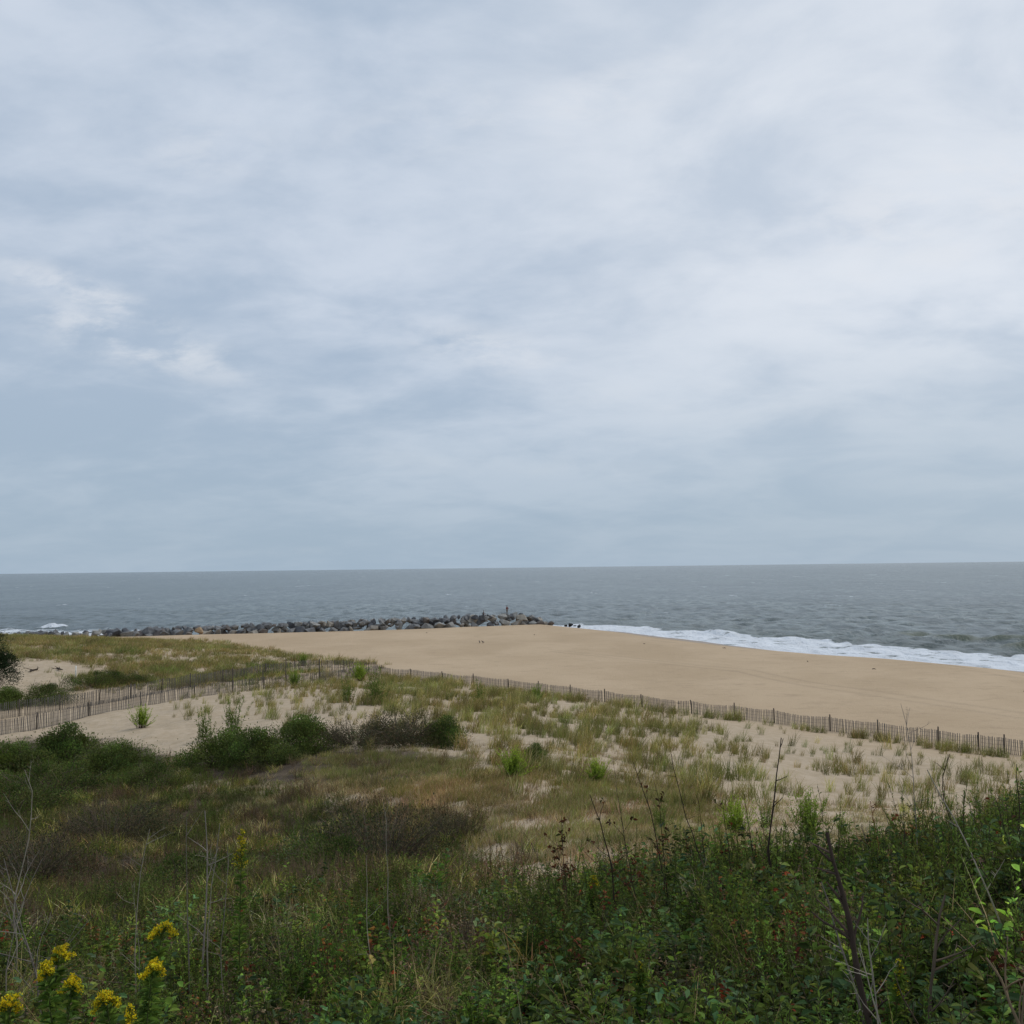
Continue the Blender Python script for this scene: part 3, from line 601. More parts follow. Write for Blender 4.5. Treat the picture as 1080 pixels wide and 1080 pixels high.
# pale marker pipe in the far sand hollow
g = Geo(); g.add(*tube([(0, 0, -.3), (0, 0, .6), (.015, 0, 1.28)], [.065, .065, .06], (.8, .8, .74), 10)); V, Q, C = g.arr(); V = np.vstack([V, [[.015, 0, 1.29]]]); n0 = len(V) - 11
T = [[n0 + i, n0 + (i + 1) % 10, len(V) - 1] for i in range(10)]; C = np.vstack([C, C[-1:]])
x_, y_ = ux(81, 101), 101.0; mp = link('marker_post', mk_mesh('marker_post', V, Q, M_STEM, cols=C, tri=T), loc=(x_, y_, gz(x_, y_)), label='thin white marker post standing in the sand hollow on the left', cat='post')
g = Geo(); g.add(*tube([(.015, 0, 1.2), (.015, 0, 1.3)], [.058, .058], (.6, .6, .56), 10)); link('cap', g.mesh('cap', M_STEM), mp)

# ------------------------------------------------------------------ plant prototypes (each returns (stem Geo, leaf Geo))
G_GREEN = [(.185,.215,.045),(.21,.235,.05),(.24,.24,.065)]; G_YEL = [(.31,.28,.085),(.35,.30,.10),(.26,.255,.07)]; G_STRAW = [(.48,.38,.20),(.42,.32,.16),(.34,.26,.13)]
D_GREEN = [(.045,.078,.020),(.060,.096,.026),(.075,.112,.032),(.05,.08,.03)]; BROWN = [(.15,.108,.058),(.18,.135,.072),(.115,.085,.045),(.21,.17,.10)]
def tuft(n, h, w, spread, lean, pal_a, pal_b, straw=.2, seed=1, bend=.35):
    r = np.random.default_rng(seed); g = Geo(); a = r.uniform(0, 6.28, n); q = spread * np.sqrt(r.random(n)); base = np.stack([q * np.cos(a), q * np.sin(a), np.full(n, -.03)], 1)
    d = rdirs(n, lean, r); ca = pick(pal_a, n, r); cb = pick(pal_b, n, r); st = r.random(n) < straw; ca[st] = pick(G_STRAW, st.sum(), r); cb[st] = ca[st] * 1.1
    g.add(*strips(base, d, h * r.uniform(.45, 1.1, n), w, bend * r.uniform(.2, 1.6, n), ca * .8, cb, 3, r)); return g
def leafy(nst, h, lean, nl, L, W, pal, seed, bark=(.08, .06, .04), lo=.12, up=.6, tip=None, spread=.08, rad=.004, red=0.0, droop=.2, dead_low=0.0):
    """upright stems from one root, leaves all along them"""
    r = np.random.default_rng(seed); S = Geo(); G = Geo(); dirs = rdirs(nst, lean, r); a = r.uniform(0, 6.28, nst); q = spread * np.sqrt(r.random(nst))
    for i in range(nst):
        b0 = np.array([q[i] * math.cos(a[i]), q[i] * math.sin(a[i]), -.04]); hh = h * r.uniform(.6, 1.08); t = np.linspace(0, 1, 6)
        bend = dirs[i] * np.array([.35, .35, 0]) * hh; pts = b0 + dirs[i] * hh * t[:, None] - np.array([0, 0, 1]) * (.12 * hh * (1 - dirs[i][2]) * t[:, None] ** 2) + bend * (t[:, None] ** 2) * .3 + np.cumsum(r.normal(0, .012 * hh, (6, 3)), 0) * np.array([1, 1, .3])
        S.add(*tube(pts, np.linspace(rad, rad * .35, 6), np.array(bark) * r.uniform(.7, 1.3), 3))
        tl = lo + (1 - lo) * r.random(nl) ** .85; pos = np.stack([np.interp(tl, t, pts[:, k]) for k in range(3)], 1)
        az_ = r.uniform(0, 6.28, nl); el = up + r.normal(0, .3, nl); dv = np.stack([np.cos(az_) * np.cos(el), np.sin(az_) * np.cos(el), np.sin(el)], 1)
        c = pick(pal, nl, r); 
        if tip is not None: c = c * (1 - tl[:, None] ** 2) + np.array(tip) * (tl[:, None] ** 2) * np.exp(r.normal(0, .12, (nl, 1)))
        if red: m_ = r.random(nl) < red; c[m_] = pick([(.22,.04,.02),(.30,.09,.03),(.16,.03,.02),(.20,.11,.05)], m_.sum(), r)
        if dead_low: m_ = (tl < dead_low) & (r.random(nl) < .75); c[m_] = pick(BROWN, m_.sum(), r)
        sc_ = (1 - .45 * tl) * r.uniform(.6, 1.2, nl); G.add(*leaves(pos, dv, L * sc_, W * sc_, c, r, .2, droop))
    return S, G
def dome(rx, ry, h, n, L, W, pal, seed, lobes=26, twig=60, bark=(.12, .095, .07), brown=0.0):
    """woody shrub: leaf clumps of differing height over an irregular mound, twigs inside and poking out"""
    r = np.random.default_rng(seed); S = Geo(); G = Geo()
    a = r.uniform(0, 6.28, lobes); q = np.sqrt(r.random(lobes)) * .9; cx = rx * q * np.cos(a); cy = ry * q * np.sin(a); cz = h * (1 - q ** 2.2 * .8) * r.uniform(.55, 1.0, lobes); cr = r.uniform(.14, .48, lobes) * min(rx, h * 1.4)
    tint = np.exp(r.normal(0, .32, (lobes, 1))) * np.exp(r.normal(0, .06, (lobes, 3)))
    k = r.integers(0, lobes, n); v = r.normal(size=(n, 3)); v /= np.linalg.norm(v, axis=1, keepdims=True); rad_ = (r.random(n) ** .4 * np.where(r.random(n) < .16, r.uniform(1, 1.7, n), 1))[:, None]
    pos = np.stack([cx[k], cy[k], cz[k] - cr[k] * .6], 1) + v * rad_ * cr[k][:, None] * np.array([1.15, 1.15, .9]); pos[:, 2] = np.abs(pos[:, 2] + .05)
    d = v * .8 + np.array([0, 0, .75]) + r.normal(0, .35, (n, 3)); d /= np.linalg.norm(d, axis=1, keepdims=True)
    c = pick(pal, n, r) * tint[k]
    if brown: m_ = r.random(n) < brown; c[m_] = pick(BROWN, m_.sum(), r)
    G.add(*leaves(pos, d, L * r.uniform(.6, 1.2, n), W * r.uniform(.7, 1.1, n), c, r))
    for i in range(twig):
        j = r.integers(0, lobes); top = np.array([cx[j], cy[j], cz[j] + cr[j] * r.uniform(-.2, .6)]) + r.normal(0, .08 * rx, 3); b0 = np.array([cx[j] * .3, cy[j] * .3, 0.0])
        mid = (b0 + top) / 2 + r.normal(0, .06 * rx, 3); S.add(*tube([b0, mid, top], [.014, .009, .003], np.array(bark) * r.uniform(.7, 1.5), 3))
    return S, G
def branchy(h, seed, col, lean=.12, rad=.006, nb=7, fork=.5, depth=2, kink=.05):
    """bare dead stem with side twigs; stands h tall along +Z"""
    r = np.random.default_rng(seed); g = Geo()
    def go(p, d, L, rd, k):
        m = 11 if k == depth else 7; pts = [p]; dd = d.copy()
        for i in range(m - 1): dd = dd + r.normal(0, kink * 1.6, 3); dd /= np.linalg.norm(dd); pts.append(pts[-1] + dd * L / (m - 1))
        pts = np.array(pts)
        if k == depth: s = (np.array([0, 0, h]) - pts[-1]); pts = pts + s * (np.linspace(0, 1, m)[:, None])
        g.add(*tube(pts, np.linspace(rd, rd * .35, m) * r.uniform(.82, 1.2, m), np.array(col) * r.uniform(.8, 1.25), 5 if k == depth else 3))
        if k > 0:
            for i in range(nb if k == depth else 3):
                t_ = r.uniform(.3, .95); q = np.array([np.interp(t_, np.linspace(0, 1, m), pts[:, c]) for c in range(3)]); a = r.uniform(0, 6.28); e = r.uniform(.3, 1.1)
                nd_ = np.array([math.cos(a) * math.cos(e), math.sin(a) * math.cos(e), math.sin(e)]); go(q, nd_, L * fork * (1.1 - t_ * .7) * r.uniform(.5, 1), rd * .45, k - 1)
    go(np.zeros(3), np.array([0, 0, 1.0]), h, rad, depth); return g

# ------------------------------------------------------------------ merging many plants nobody could count into one sheet
def field(name, temps, pts, rz, s, pick_, label, cat, mat, tint=None, tilt=None, sz=None):
    Vs, Qs, Cs = [], [], []; n0 = 0
    for k, (V, Q, C) in enumerate(temps):
        m_ = np.where(pick_ == k)[0]
        if not len(m_): continue
        c, s_ = np.cos(rz[m_])[:, None], np.sin(rz[m_])[:, None]; v = V[None] * s[m_][:, None, None]
        if sz is not None: v = v * np.array([1, 1, 0])[None, None] + (V[None] * sz[m_][:, None, None]) * np.array([0, 0, 1])[None, None]
        x = v[..., 0] * c - v[..., 1] * s_; y = v[..., 0] * s_ + v[..., 1] * c; z = v[..., 2]
        if tilt is not None: x = x + z * tilt[m_, 0][:, None]; y = y + z * tilt[m_, 1][:, None]
        W_ = np.stack([x + pts[m_, 0][:, None], y + pts[m_, 1][:, None], z + pts[m_, 2][:, None]], -1).reshape(-1, 3)
        Qs.append((Q[None] + (np.arange(len(m_)) * len(V))[:, None, None]).reshape(-1, 4) + n0); n0 += len(W_)
        cc_ = np.repeat(C[None], len(m_), 0)
        if tint is not None: cc_ = cc_ * tint[m_][:, None, :]
        Vs.append(W_); Cs.append(cc_.reshape(-1, 3))
    return link(name, mk_mesh(name, np.vstack(Vs), np.vstack(Qs), mat, cols=np.clip(np.vstack(Cs), 0, .9)), label=label, cat=cat, kind='stuff')
def sample(n, u0, u1, d0, d1, dens, r):
    d = np.sqrt(r.uniform(d0 * d0, d1 * d1, n)); u = r.uniform(u0, u1, n); x = (u - 540) / F * d
    z = ground_z(x, d); px, py = project(x, d, z); p_ = dens(px, py, x, d); k = r.random(n) < p_
    return np.stack([x[k], d[k], z[k]], 1), px[k], py[k]
def both(SG):
    V1, Q1, C1 = SG[0].arr(); V2, Q2, C2 = SG[1].arr(); return np.vstack([V1, V2]), np.vstack([Q1, Q2 + len(V1)]) if len(V1) else Q2, np.vstack([C1, C2])

# ------------------------------------------------------------------ beach grass on the dunes
clump = lambda x, y, sc_=3.0, k=0.0: np.clip(.5 + 1.3 * fbm(x / sc_ + k, y / sc_ - k, 3), 0, 1)
def d_far(px, py, x, y):       # the grassy dune beyond the rear fence, left
    v = np.maximum(ell(px, py, 105, 686, 195, 19, R(5), .3), ell(px, py, 165, 708, 125, 17, R(-3), .3)); v *= 1 - .97 * ell(px, py, 45, 712, 62, 15, 0, .25); v *= 1 - .75 * ell(px, py, 300, 704, 55, 9, 0, .4); v *= 1 - .6 * ell(px, py, 190, 690, 45, 6, 0, .4)
    v = np.maximum(v, .5 * ell(px, py, 320, 696, 80, 4, R(5), .4)); return v * (y > 92) * (y < 175) * (.35 + .65 * clump(x, y, 7, 3))
def d_mid(px, py, x, y):       # tufts between the fences and the shrubs
    v = .95 * ell(px, py, 470, 735, 150, 26, R(2), .5); v = np.maximum(v, .98 * ell(px, py, 520, 775, 110, 42, R(8), .5)); v = np.maximum(v, 1.0 * ell(px, py, 620, 775, 130, 34, R(8), .5))
    v = np.maximum(v, .28 * ell(px, py, 330, 745, 130, 20, 0, .5)); v = np.maximum(v, .10 * ell(px, py, 800, 775, 330, 30, R(6), .3)); v = np.maximum(v, .25 * ell(px, py, 940, 835, 260, 32, R(4), .4)); v = np.maximum(v, .55 * ell(px, py, 1040, 840, 70, 30, 0, .5))
    v = np.maximum(v, .8 * ell(px, py, 690, 830, 130, 34, R(4), .4))
    return v * (y > 17) * (y < np.interp(px, [380, 398, 500, 600, 725, 922, 1055, 1400], [112, 107, 97, 88, 78, 66.5, 60.5, 51])) * np.clip(clump(x, y, 2.6, 5) * 2.6 - .85, 0, 1) * (py > 700)
def d_fence(px, py, x, y):     # a ragged line of grass at the foot of the right hand fence
    fd = 1 / np.interp(px, [398, 500, 600, 725, 922, 1055, 1400], [1/107., 1/96.5, 1/87., 1/77.5, 1/65.8, 1/59.8, 1/50.]) ; fd = np.interp(px, [398, 500, 600, 725, 922, 1055, 1400], [107, 96.5, 87, 77.5, 65.8, 59.8, 50])
    return (np.abs(y - fd + .25) < .8) * (y < fd + .2) * np.clip(clump(x, y, 3.2, 8) * 3 - 1.4, 0, 1) * (px > 380) * .6
def d_low(px, py, x, y):       # green turf-like short growth in the hollow behind the centre
    v = np.maximum(ell(px, py, 470, 822, 130, 22, R(6), .4), ell(px, py, 610, 845, 150, 26, R(8), .4)); v = np.maximum(v, .5 * ell(px, py, 640, 885, 150, 30, 0, .4)); return v * (y > 14) * (y < 55) * np.clip(clump(x, y, 2.0, 11) * 1.4, 0, 1)
def d_straw(px, py, x, y):     # bleached dead grass
    v = np.maximum.reduce([ell(px, py, 350, 838, 120, 20, R(-4), .4), ell(px, py, 500, 850, 130, 34, R(8), .4), 1.2 * ell(px, py, 640, 885, 170, 42, R(4), .4), .5 * ell(px, py, 860, 880, 200, 25, 0, .5), .3 * ell(px, py, 620, 820, 140, 26, R(5), .4)])
    return v * (y > 12) * (y < 50) * np.clip(.25 + clump(x, y, 1.7, 21) * 1.3, 0, 1)
tg = [tuft(34, .70, .011, .16, .22, G_GREEN, G_YEL, .22, k).arr() for k in range(6)]
tf = [tuft(22, .80, .028, .35, .25, G_YEL + G_GREEN, G_YEL, .35, 20 + k).arr() for k in range(5)]
tl = [tuft(26, .34, .010, .20, .35, G_GREEN + G_YEL, G_YEL, .25, 30 + k).arr() for k in range(4)]
ts_ = [tuft(26, .26, .010, .22, .6, G_STRAW + BROWN[:2], G_STRAW, .5, 40 + k).arr() for k in range(4)]
def patchy(P, k=0.0):
    a = fbm(P[:, 0] / 3.5 + k, P[:, 1] / 5.5 + k, 3)[:, None]; b = fbm(P[:, 0] / 6 - k, P[:, 1] / 9 + 30, 2)[:, None]
    return np.exp(.38 * a) * np.hstack([np.exp(.13 * b), np.exp(-.03 * b), np.exp(.03 * b)])
def do_field(name, temps, n, box, dens, seed, label, cat='grass', mat=None, sr=(.6, 1.25), tj=.14):
    r = np.random.default_rng(seed); P, px, py = sample(n, *box, dens, r); m = len(P)
    return field(name, temps, P, r.uniform(0, 6.28, m), r.uniform(*sr, m) * np.exp(.3 * fbm(P[:, 0] / 4, P[:, 1] / 4 + 8, 2)), r.integers(0, len(temps), m), label, cat, mat or M_GRASS, np.exp(r.normal(0, tj, (m, 1))) * np.exp(r.normal(0, .05, (m, 3))) * patchy(P, seed), r.normal(0, .10, (m, 2)) + np.array([.16, .02]))
do_field('beach_grass', tf, 26000, (-60, 420, 92, 175), d_far, 51, 'olive and yellow beach grass covering the far dune on the left')
do_field('beach_grass', tg, 27000, (180, 1180, 17, 112), d_mid, 52, 'green and yellow beach grass tufts scattered over the near dune sand', sr=(.45, 1.65), tj=.28)
do_field('beach_grass', tg, 60000, (380, 1200, 50, 110), d_fence, 53, 'ragged line of green grass at the foot of the beach fence', sr=(.7, 1.5), tj=.2)
do_field('low_grass', tl, 22000, (300, 760, 14, 55), d_low, 54, 'short green grass filling the dip behind the foreground plants')
do_field('dead_grass', ts_, 30000, (200, 1120, 12, 50), d_straw, 55, 'bleached straw coloured dead grass lying over the sand')
tf2 = [tuft(26, .85, .026, .35, .25, [(.15,.20,.045),(.19,.23,.05)], [(.22,.25,.06),(.27,.27,.08)], .15, 25 + k).arr() for k in range(4)]
do_field('beach_grass', tf2, 12000, (60, 400, 92, 150), lambda px, py, x, y: np.maximum(ell(px, py, 200, 712, 105, 12, R(-2), .4), .5 * ell(px, py, 110, 684, 40, 8, 0, .5)) * np.clip(clump(x, y, 5, 2) * 2 - .4, 0, 1), 56, 'brighter green grass in front on the left dune by the rear fence', tj=.2)
# single tufts standing clear on the open sand
proto_t = [link('grass_tuft', tuft(46, .75, .012, .15, .26, G_GREEN, G_YEL, .2, 70 + k).mesh('grass_tuft', M_GRASS), loc=(0, 0, -50), label='x', cat='grass tuft', group='grass tufts on open sand') for k in range(5)]
r = np.random.default_rng(61)
def d_open(px, py, x, y): return ((py > 752) & (py < 870) & (px > 560)) * .5 * np.clip(clump(x, y, 4, 31) * 1.6 - .2, 0, 1)
P, px, py = sample(360, 560, 1090, 24, 66, d_open, r); used = set()
for i in range(min(len(P), 110)):
    pr = proto_t[i % 5]; zone = 'just below the beach fence' if py[i] < 800 else ('half way down' if py[i] < 835 else 'near the foreground plants')
    side = 'on the right slope' if px[i] > 820 else 'right of the grassy centre'
    big = ('small', 'medium', 'large')[i % 3]; lb = f'{big} grass tuft on sand {side}, {zone}'
    if i < 5: pr.location = P[i]; pr['label'] = lb; pr.scale = (.8,) * 3
    else: copy_thing(pr, P[i], r.uniform(0, 6.28), (.5, .75, 1.1)[i % 3] * r.uniform(.9, 1.1), lb)

# ------------------------------------------------------------------ named shrubs and bushes
def shrub(name, SG, u, d, label, cat='shrub', group=None, s=1.0, rz=0.0, dz=0.0, mats=(M_STEM, M_LEAF), parts=('stem', 'foliage'), tilt=(0, 0)):
    x, y = ux(u, d), d; root = bpy.data.objects.new(name, None); COL.objects.link(root); root.location = (x, y, gz(x, y) + dz); root.scale = (s,) * 3; root.rotation_euler = (tilt[0], tilt[1], rz)
    root['label'] = label; root['category'] = cat
    if group: root['group'] = group
    for g, m_, p_ in zip(SG, mats, parts):
        if g.n: link(p_, g.mesh(p_, m_), root)
    return root
BR = [(.20,.32,.04),(.25,.37,.05),(.16,.26,.04)]
bush_a = leafy(90, .85, .42, 30, .10, .026, BR, 1, bark=(.07,.04,.03), lo=.25, up=.9, tip=(.42,.55,.07), spread=.16, dead_low=.22)
bush_b = leafy(60, .95, .33, 30, .10, .028, [(.11,.19,.035),(.14,.22,.04)], 2, bark=(.06,.04,.03), lo=.2, up=.9, tip=(.30,.42,.06), spread=.16, dead_low=.22)
bush_c = leafy(22, .95, .28, 32, .11, .03, [(.10,.17,.035),(.14,.21,.045)], 3, lo=.1, up=.8, tip=(.2,.26,.055), spread=.18)
BG = 'bright green bushes standing singly on the dune sand'
for k, (t_, u, py_, d, s, lb) in enumerate((
    (bush_a, 150, 751, 66, 1.35, 'bright yellow green bush on bare sand just in front of the left fence'),
    (bush_b, 310, 723, 92, 1.5, 'bright green bush against the fence beside the tall post'),
    (bush_b, 319, 702, 118, 1.3, 'small bright green bush beyond the fences at the edge of the flat beach'),
    (bush_a, 378, 716, 101, 1.7, 'rounded green bush overlapping the fence where the two fences meet'),
    (bush_a, 538, 817, 33, .95, 'dense round bright green bush alone in the middle of the grass'),
    (bush_a, 770, 866, 24, .8, 'bright lime green bush with brown base on the sand, left of a darker one'),
    (bush_b, 845, 872, 23, .95, 'upright green bush with dark brown base on the right sand slope'),
    (bush_c, 800, 850, 27, .6, 'small thin green plant between two brighter bushes on the sand'),
    (bush_c, 216, 768, 56, 1.5, 'leafy upright green plant on the sand ridge, left one of two'),
    (bush_c, 246, 765, 58, 1.6, 'leafy upright green plant on the sand ridge, right one of two'),
    (bush_c, 503, 744, 73, 1.4, 'upright green plant at the dune crest near the middle of the fence'),
    (bush_b, 564, 735, 80, 1.1, 'small dark green upright bush touching the beach fence'),
    (bush_c, 395, 748, 66, 1.9, 'loose green bush among grass below the meeting point of the fences'),
    (bush_a, 625, 820, 33, .8, 'yellow green bushy plant with brown foot on the grassy slope'),
    (bush_b, 880, 862, 25, .45, 'low brown and green sprawling plant right of the upright bush'),
    (bush_c, 366, 742, 70, 1.5, 'tall loose green plant in the yellow grass behind the dark shrubs'),
    (bush_c, 690, 868, 24, .6, 'fresh green sprig among brown stalks on the slope'))):
    shrub('green_bush', t_, u, d, lb, 'bush', BG, s * 1.3, rz=k * 1.7)
# dark woody shrubs across the middle
DK = [(.050,.085,.024),(.064,.104,.030),(.075,.11,.036),(.045,.072,.026)]; OL = [(.085,.12,.032),(.105,.135,.038),(.07,.10,.03)]
DK = [(c[0] * 1.85, c[1] * 1.55, c[2] * 1.25) for c in DK]
dm = [dome(1.9, 1.3, 1.3, 12000, .09, .042, DK, 81), dome(1.5, 1.2, 1.5, 10000, .095, .042, DK + OL, 82), dome(2.2, 1.2, .95, 9000, .07, .03, OL + DK, 83, brown=.1), dome(2.0, 1.3, 1.15, 9000, .06, .026, [(.088,.098,.045),(.10,.105,.055),(.075,.082,.04)], 84, brown=.3, twig=130)]
DG = 'dark woody shrubs across the middle dune'
for k, (t_, u, d, s, lb) in enumerate((
    (0, 20, 50, 1.15, 'dark green shrub at the left edge below the front fence'), (1, 72, 53, 1.25, 'lighter green bushy shrub rising in front of the left fence'),
    (0, 118, 47, .95, 'low dark shrub at the foot of the bare sand patch'), (2, 60, 41, 1.2, 'broad low shrub with mixed green leaves in front of the left shrubs'),
    (2, 165, 42, .95, 'low sprawling shrub under the small bare sand slope'), (0, 236, 46, 1.05, 'dark shrub at the left end of the long shrub bank'),
    (1, 278, 44, .95, 'dark shrub in the shrub bank with a deep shadow below it'), (0, 322, 47, 1.05, 'dark shrub in the middle of the long shrub bank'),
    (3, 372, 46, 1.0, 'grey green shrub with dry brown twigs in the shrub bank'), (3, 425, 46, 1.2, 'tallest grey green twiggy shrub near the right of the bank'),
    (1, 466, 46, .8, 'greener shrub closing the right end of the shrub bank'),     (3, 120, 30, 1.0, 'brown grey twiggy mound in the left hollow'), (3, 40, 24, .95, 'dull grey brown twiggy mound low on the left'), (1, 560, 40, .42, 'small green shrub in the grass dip'),
    (2, 10, 36, 1.1, 'low olive shrub at the left edge in the hollow'),
    (3, 400, 24.5, 1.15, 'wide low dark mound of shrub in the near hollow'), (2, 350, 23.5, .95, 'olive dark dome of leaves left of the wide low mound'),
    (2, 178, 21, .8, 'small fresh green mound in the brown hollow on the left'), (3, 478, 26, .5, 'purplish brown twiggy shrub at the right side of the hollow'),
    (0, 12, 86, 1.15, 'low dark bush behind the rear fence at the left edge'), (2, 100, 97, 1.5, 'dark low bush behind the rear fence beside the sand hollow'), (2, 130, 99, 1.35, 'flat dark bush tapering off right behind the rear fence'), (2, 52, 89, 1.6, 'thin dark bush along the rear fence below the sand hollow'))):
    shrub('shrub', dm[t_], u, d, lb, 'shrub', DG, s * 1.12, rz=k * 2.1)
# dark evergreen whose side shows at the left edge
ev = dome(1.9, 1.9, 4.6, 14000, .14, .05, [(.022,.040,.018),(.03,.05,.022)], 90, lobes=44, twig=90)
shrub('evergreen_tree', ev, -12, 91, 'dark evergreen tree cut off by the left edge of the view', 'tree', None, 1.3, parts=('trunk', 'crown'))

# ------------------------------------------------------------------ dry heath in the hollow
LG = [(.07,.115,.026),(.09,.135,.032),(.11,.15,.038)]
heath = [both(leafy(16, .42, .6, 26, .035, .012, BROWN + [(.07,.06,.03)], 101, bark=(.10,.075,.055), lo=.1, spread=.22, rad=.005)),
         both(leafy(16, .38, .6, 26, .04, .014, D_GREEN + LG + LG, 102, lo=.1, spread=.22)),
         both(leafy(14, .50, .5, 18, .03, .010, [(.15,.115,.07),(.13,.095,.06),(.11,.085,.055)], 103, bark=(.14,.11,.09), lo=.2, spread=.2, rad=.006)),
         tuft(44, .50, .010, .22, .5, LG + G_GREEN, G_GREEN, .2, 104).arr(), tuft(40, .40, .010, .22, .8, BROWN + [(.2,.16,.09)], [(.22,.17,.10),(.17,.13,.08)], .15, 105, .7).arr(),
         both(leafy(16, .45, .55, 34, .045, .016, LG, 106, lo=.05, spread=.22))]
def d_hol(px, py, x, y):
    a = np.maximum.reduce([ell(px, py, 100, 900, 430, 90, 0, .2), ell(px, py, 400, 885, 150, 42, 0, .25), .9 * ell(px, py, 90, 838, 200, 30, 0, .3), .6 * ell(px, py, 330, 822, 150, 14, 0, .4)])
    return a * (1 - .93 * ell(px, py, 440, 832, 150, 20, R(4), .3)) * (1 - .8 * ell(px, py, 560, 880, 60, 40, 0, .3)) * (y > 9.5) * (y < 52)
r = np.random.default_rng(111); P, px, py = sample(18000, -120, 600, 11, 52, d_hol, r)
keep = r.random(len(P)) < np.interp(P[:, 1], [9, 20, 50], [.9, .75, .6]); P = P[keep]; px = px[keep]; py = py[keep]
cn = fbm(P[:, 0] / 2.2, P[:, 1] / 5.0, 3); c2 = fbm(P[:, 0] / 1.3 + 50, P[:, 1] / 3.0, 2)
pk = np.where(cn > .28, 1, np.where(cn > .08, np.where(c2 > 0, 3, 5), np.where(c2 > .2, 4, np.where(c2 > -.15, 0, 2))))
rnd = r.random(len(P)); pk = np.where(rnd < .38, r.integers(0, 6, len(P)), pk); pk = np.where((py < 832) & (px < 230) & (rnd > .5), 5, pk)
m = len(P); field('heath', heath, P, r.uniform(0, 6.28, m), r.uniform(.5, 1.3, m) * (1 + .35 * np.clip(fbm(P[:, 0] / 1.5 + 9, P[:, 1] / 2.5, 2), -1, 1)), pk, 'brown and dull green dry heath filling the hollow on the left', 'undergrowth', M_LEAF, 1.5 * np.array([1.04, .96, .82]) * np.exp(r.normal(0, .25, (m, 1))) * np.exp(r.normal(0, .06, (m, 3))), r.normal(0, .12, (m, 2)))

# ------------------------------------------------------------------ foreground tangle on the bluff
FG1 = [(.078,.118,.022),(.105,.150,.028),(.135,.170,.034),(.065,.095,.026)]; BLU = [(.068,.115,.048),(.090,.140,.058),(.105,.155,.06)]; LIM = [(.16,.23,.035),(.20,.27,.04),(.13,.19,.035)]
fore_t = [both(leafy(9, .62, .38, 48, .082, .016, FG1, 121, lo=.05, up=.7, spread=.16, rad=.0035)),            # feathery dark herb
          both(leafy(7, .58, .40, 22, .125, .050, FG1 + BLU, 122, lo=.1, up=.35, spread=.16, rad=.004)),   # broad leaves
          both(leafy(6, .55, .5, 18, .150, .060, BLU + FG1[:1], 123, lo=.1, up=.3, spread=.18, rad=.004)),                # big blue green leaves
          tuft(46, .62, .0065, .12, .42, [(.07,.11,.03),(.09,.12,.04)], G_YEL, .18, 124, .7).arr(),
          both(leafy(10, .60, .4, 54, .045, .012, LIM + FG1, 125, lo=.2, up=.9, spread=.14, rad=.003)),         # light feathery
          both(leafy(9, .60, .42, 14, .045, .02, BROWN, 126, bark=(.12,.09,.07), lo=.3, up=.2, spread=.16, rad=.004, red=.06)),  # dead stalks
          both(leafy(6, .50, .55, 20, .105, .055, FG1 + [(.12,.12,.035)], 127, lo=.1, up=.25, spread=.2, rad=.0035, red=.07)),   # reddening creeper
          tuft(40, .75, .006, .14, .5, [(.14,.13,.05),(.11,.12,.04)] , G_STRAW, .5, 128, .6).arr(),
          both(leafy(8, .80, .25, 52, .06, .012, FG1, 129, lo=.15, up=1.0, spread=.14, rad=.004, tip=(.13,.18,.035))),
          both(leafy(6, .62, .4, 26, .095, .036, LIM, 130, lo=.15, up=.45, spread=.14, rad=.004)),
          both(leafy(5, .55, .5, 18, .075, .042, [(.22,.06,.03),(.27,.11,.045),(.15,.06,.03),(.10,.12,.03)], 131, lo=.25, up=.2, spread=.14, rad=.004, droop=.4)),
          both(leafy(10, .62, .5, 12, .055, .022, BROWN + [(.26,.19,.1)], 132, bark=(.26,.21,.15), lo=.3, up=.2, spread=.16, rad=.0035))]
def d_fore(px, py, x, y):
    u = 540 + F * x / y; fe = np.interp(u, FEDGE_U, FEDGE_D) + .5 * perlin(x / 1.1, y / 1.1); return np.clip((fe - y) / .6, 0, 1)
r = np.random.default_rng(131); P, px, py = sample(6600, -110, 1190, 2.9, 15.8, d_fore, r); m = len(P); u = 540 + F * P[:, 0] / P[:, 1]
cn = fbm(P[:, 0] / 1.5, P[:, 1] / 1.5, 3); c2 = fbm(P[:, 0] / 1.1 + 70, P[:, 1] / 1.1 + 9, 2); q = r.random(m)
right_ = u > 560
pk = np.where(right_, np.where(cn > .25, 8, np.where(cn > .06, 0, np.where(c2 > .06, 1, np.where(c2 > -.15, 6, 2)))), np.where(cn > .25, 3, np.where(cn > .0, 0, np.where(c2 > .14, 4, np.where(c2 > 0.02, 1, np.where(c2 > -.15, 6, 5))))))
pk = np.where(q < .34, r.integers(0, 9, m), pk); q3 = r.random(m); pk = np.where(q3 < .05, 9, np.where(q3 < .09, 10, np.where(q3 < np.where(right_, .17, .27), 11, pk))); pk = np.where((P[:, 1] < 6.2) & (q > .62), np.where(c2 > 0, 2, 1), pk)
hs = np.interp(u, [-300, 0, 300, 420, 560, 640, 760, 900, 1080, 1400], [.85, .85, .8, .8, .72, .75, .9, .95, 1.15, 1.2])
s_ = r.uniform(.55, 1.25, m) * (1 + .38 * np.clip(fbm(P[:, 0] / .9 + 5, P[:, 1] / .9, 2), -1, 1)) * hs * np.interp(P[:, 1], [3, 5], [.8, 1])
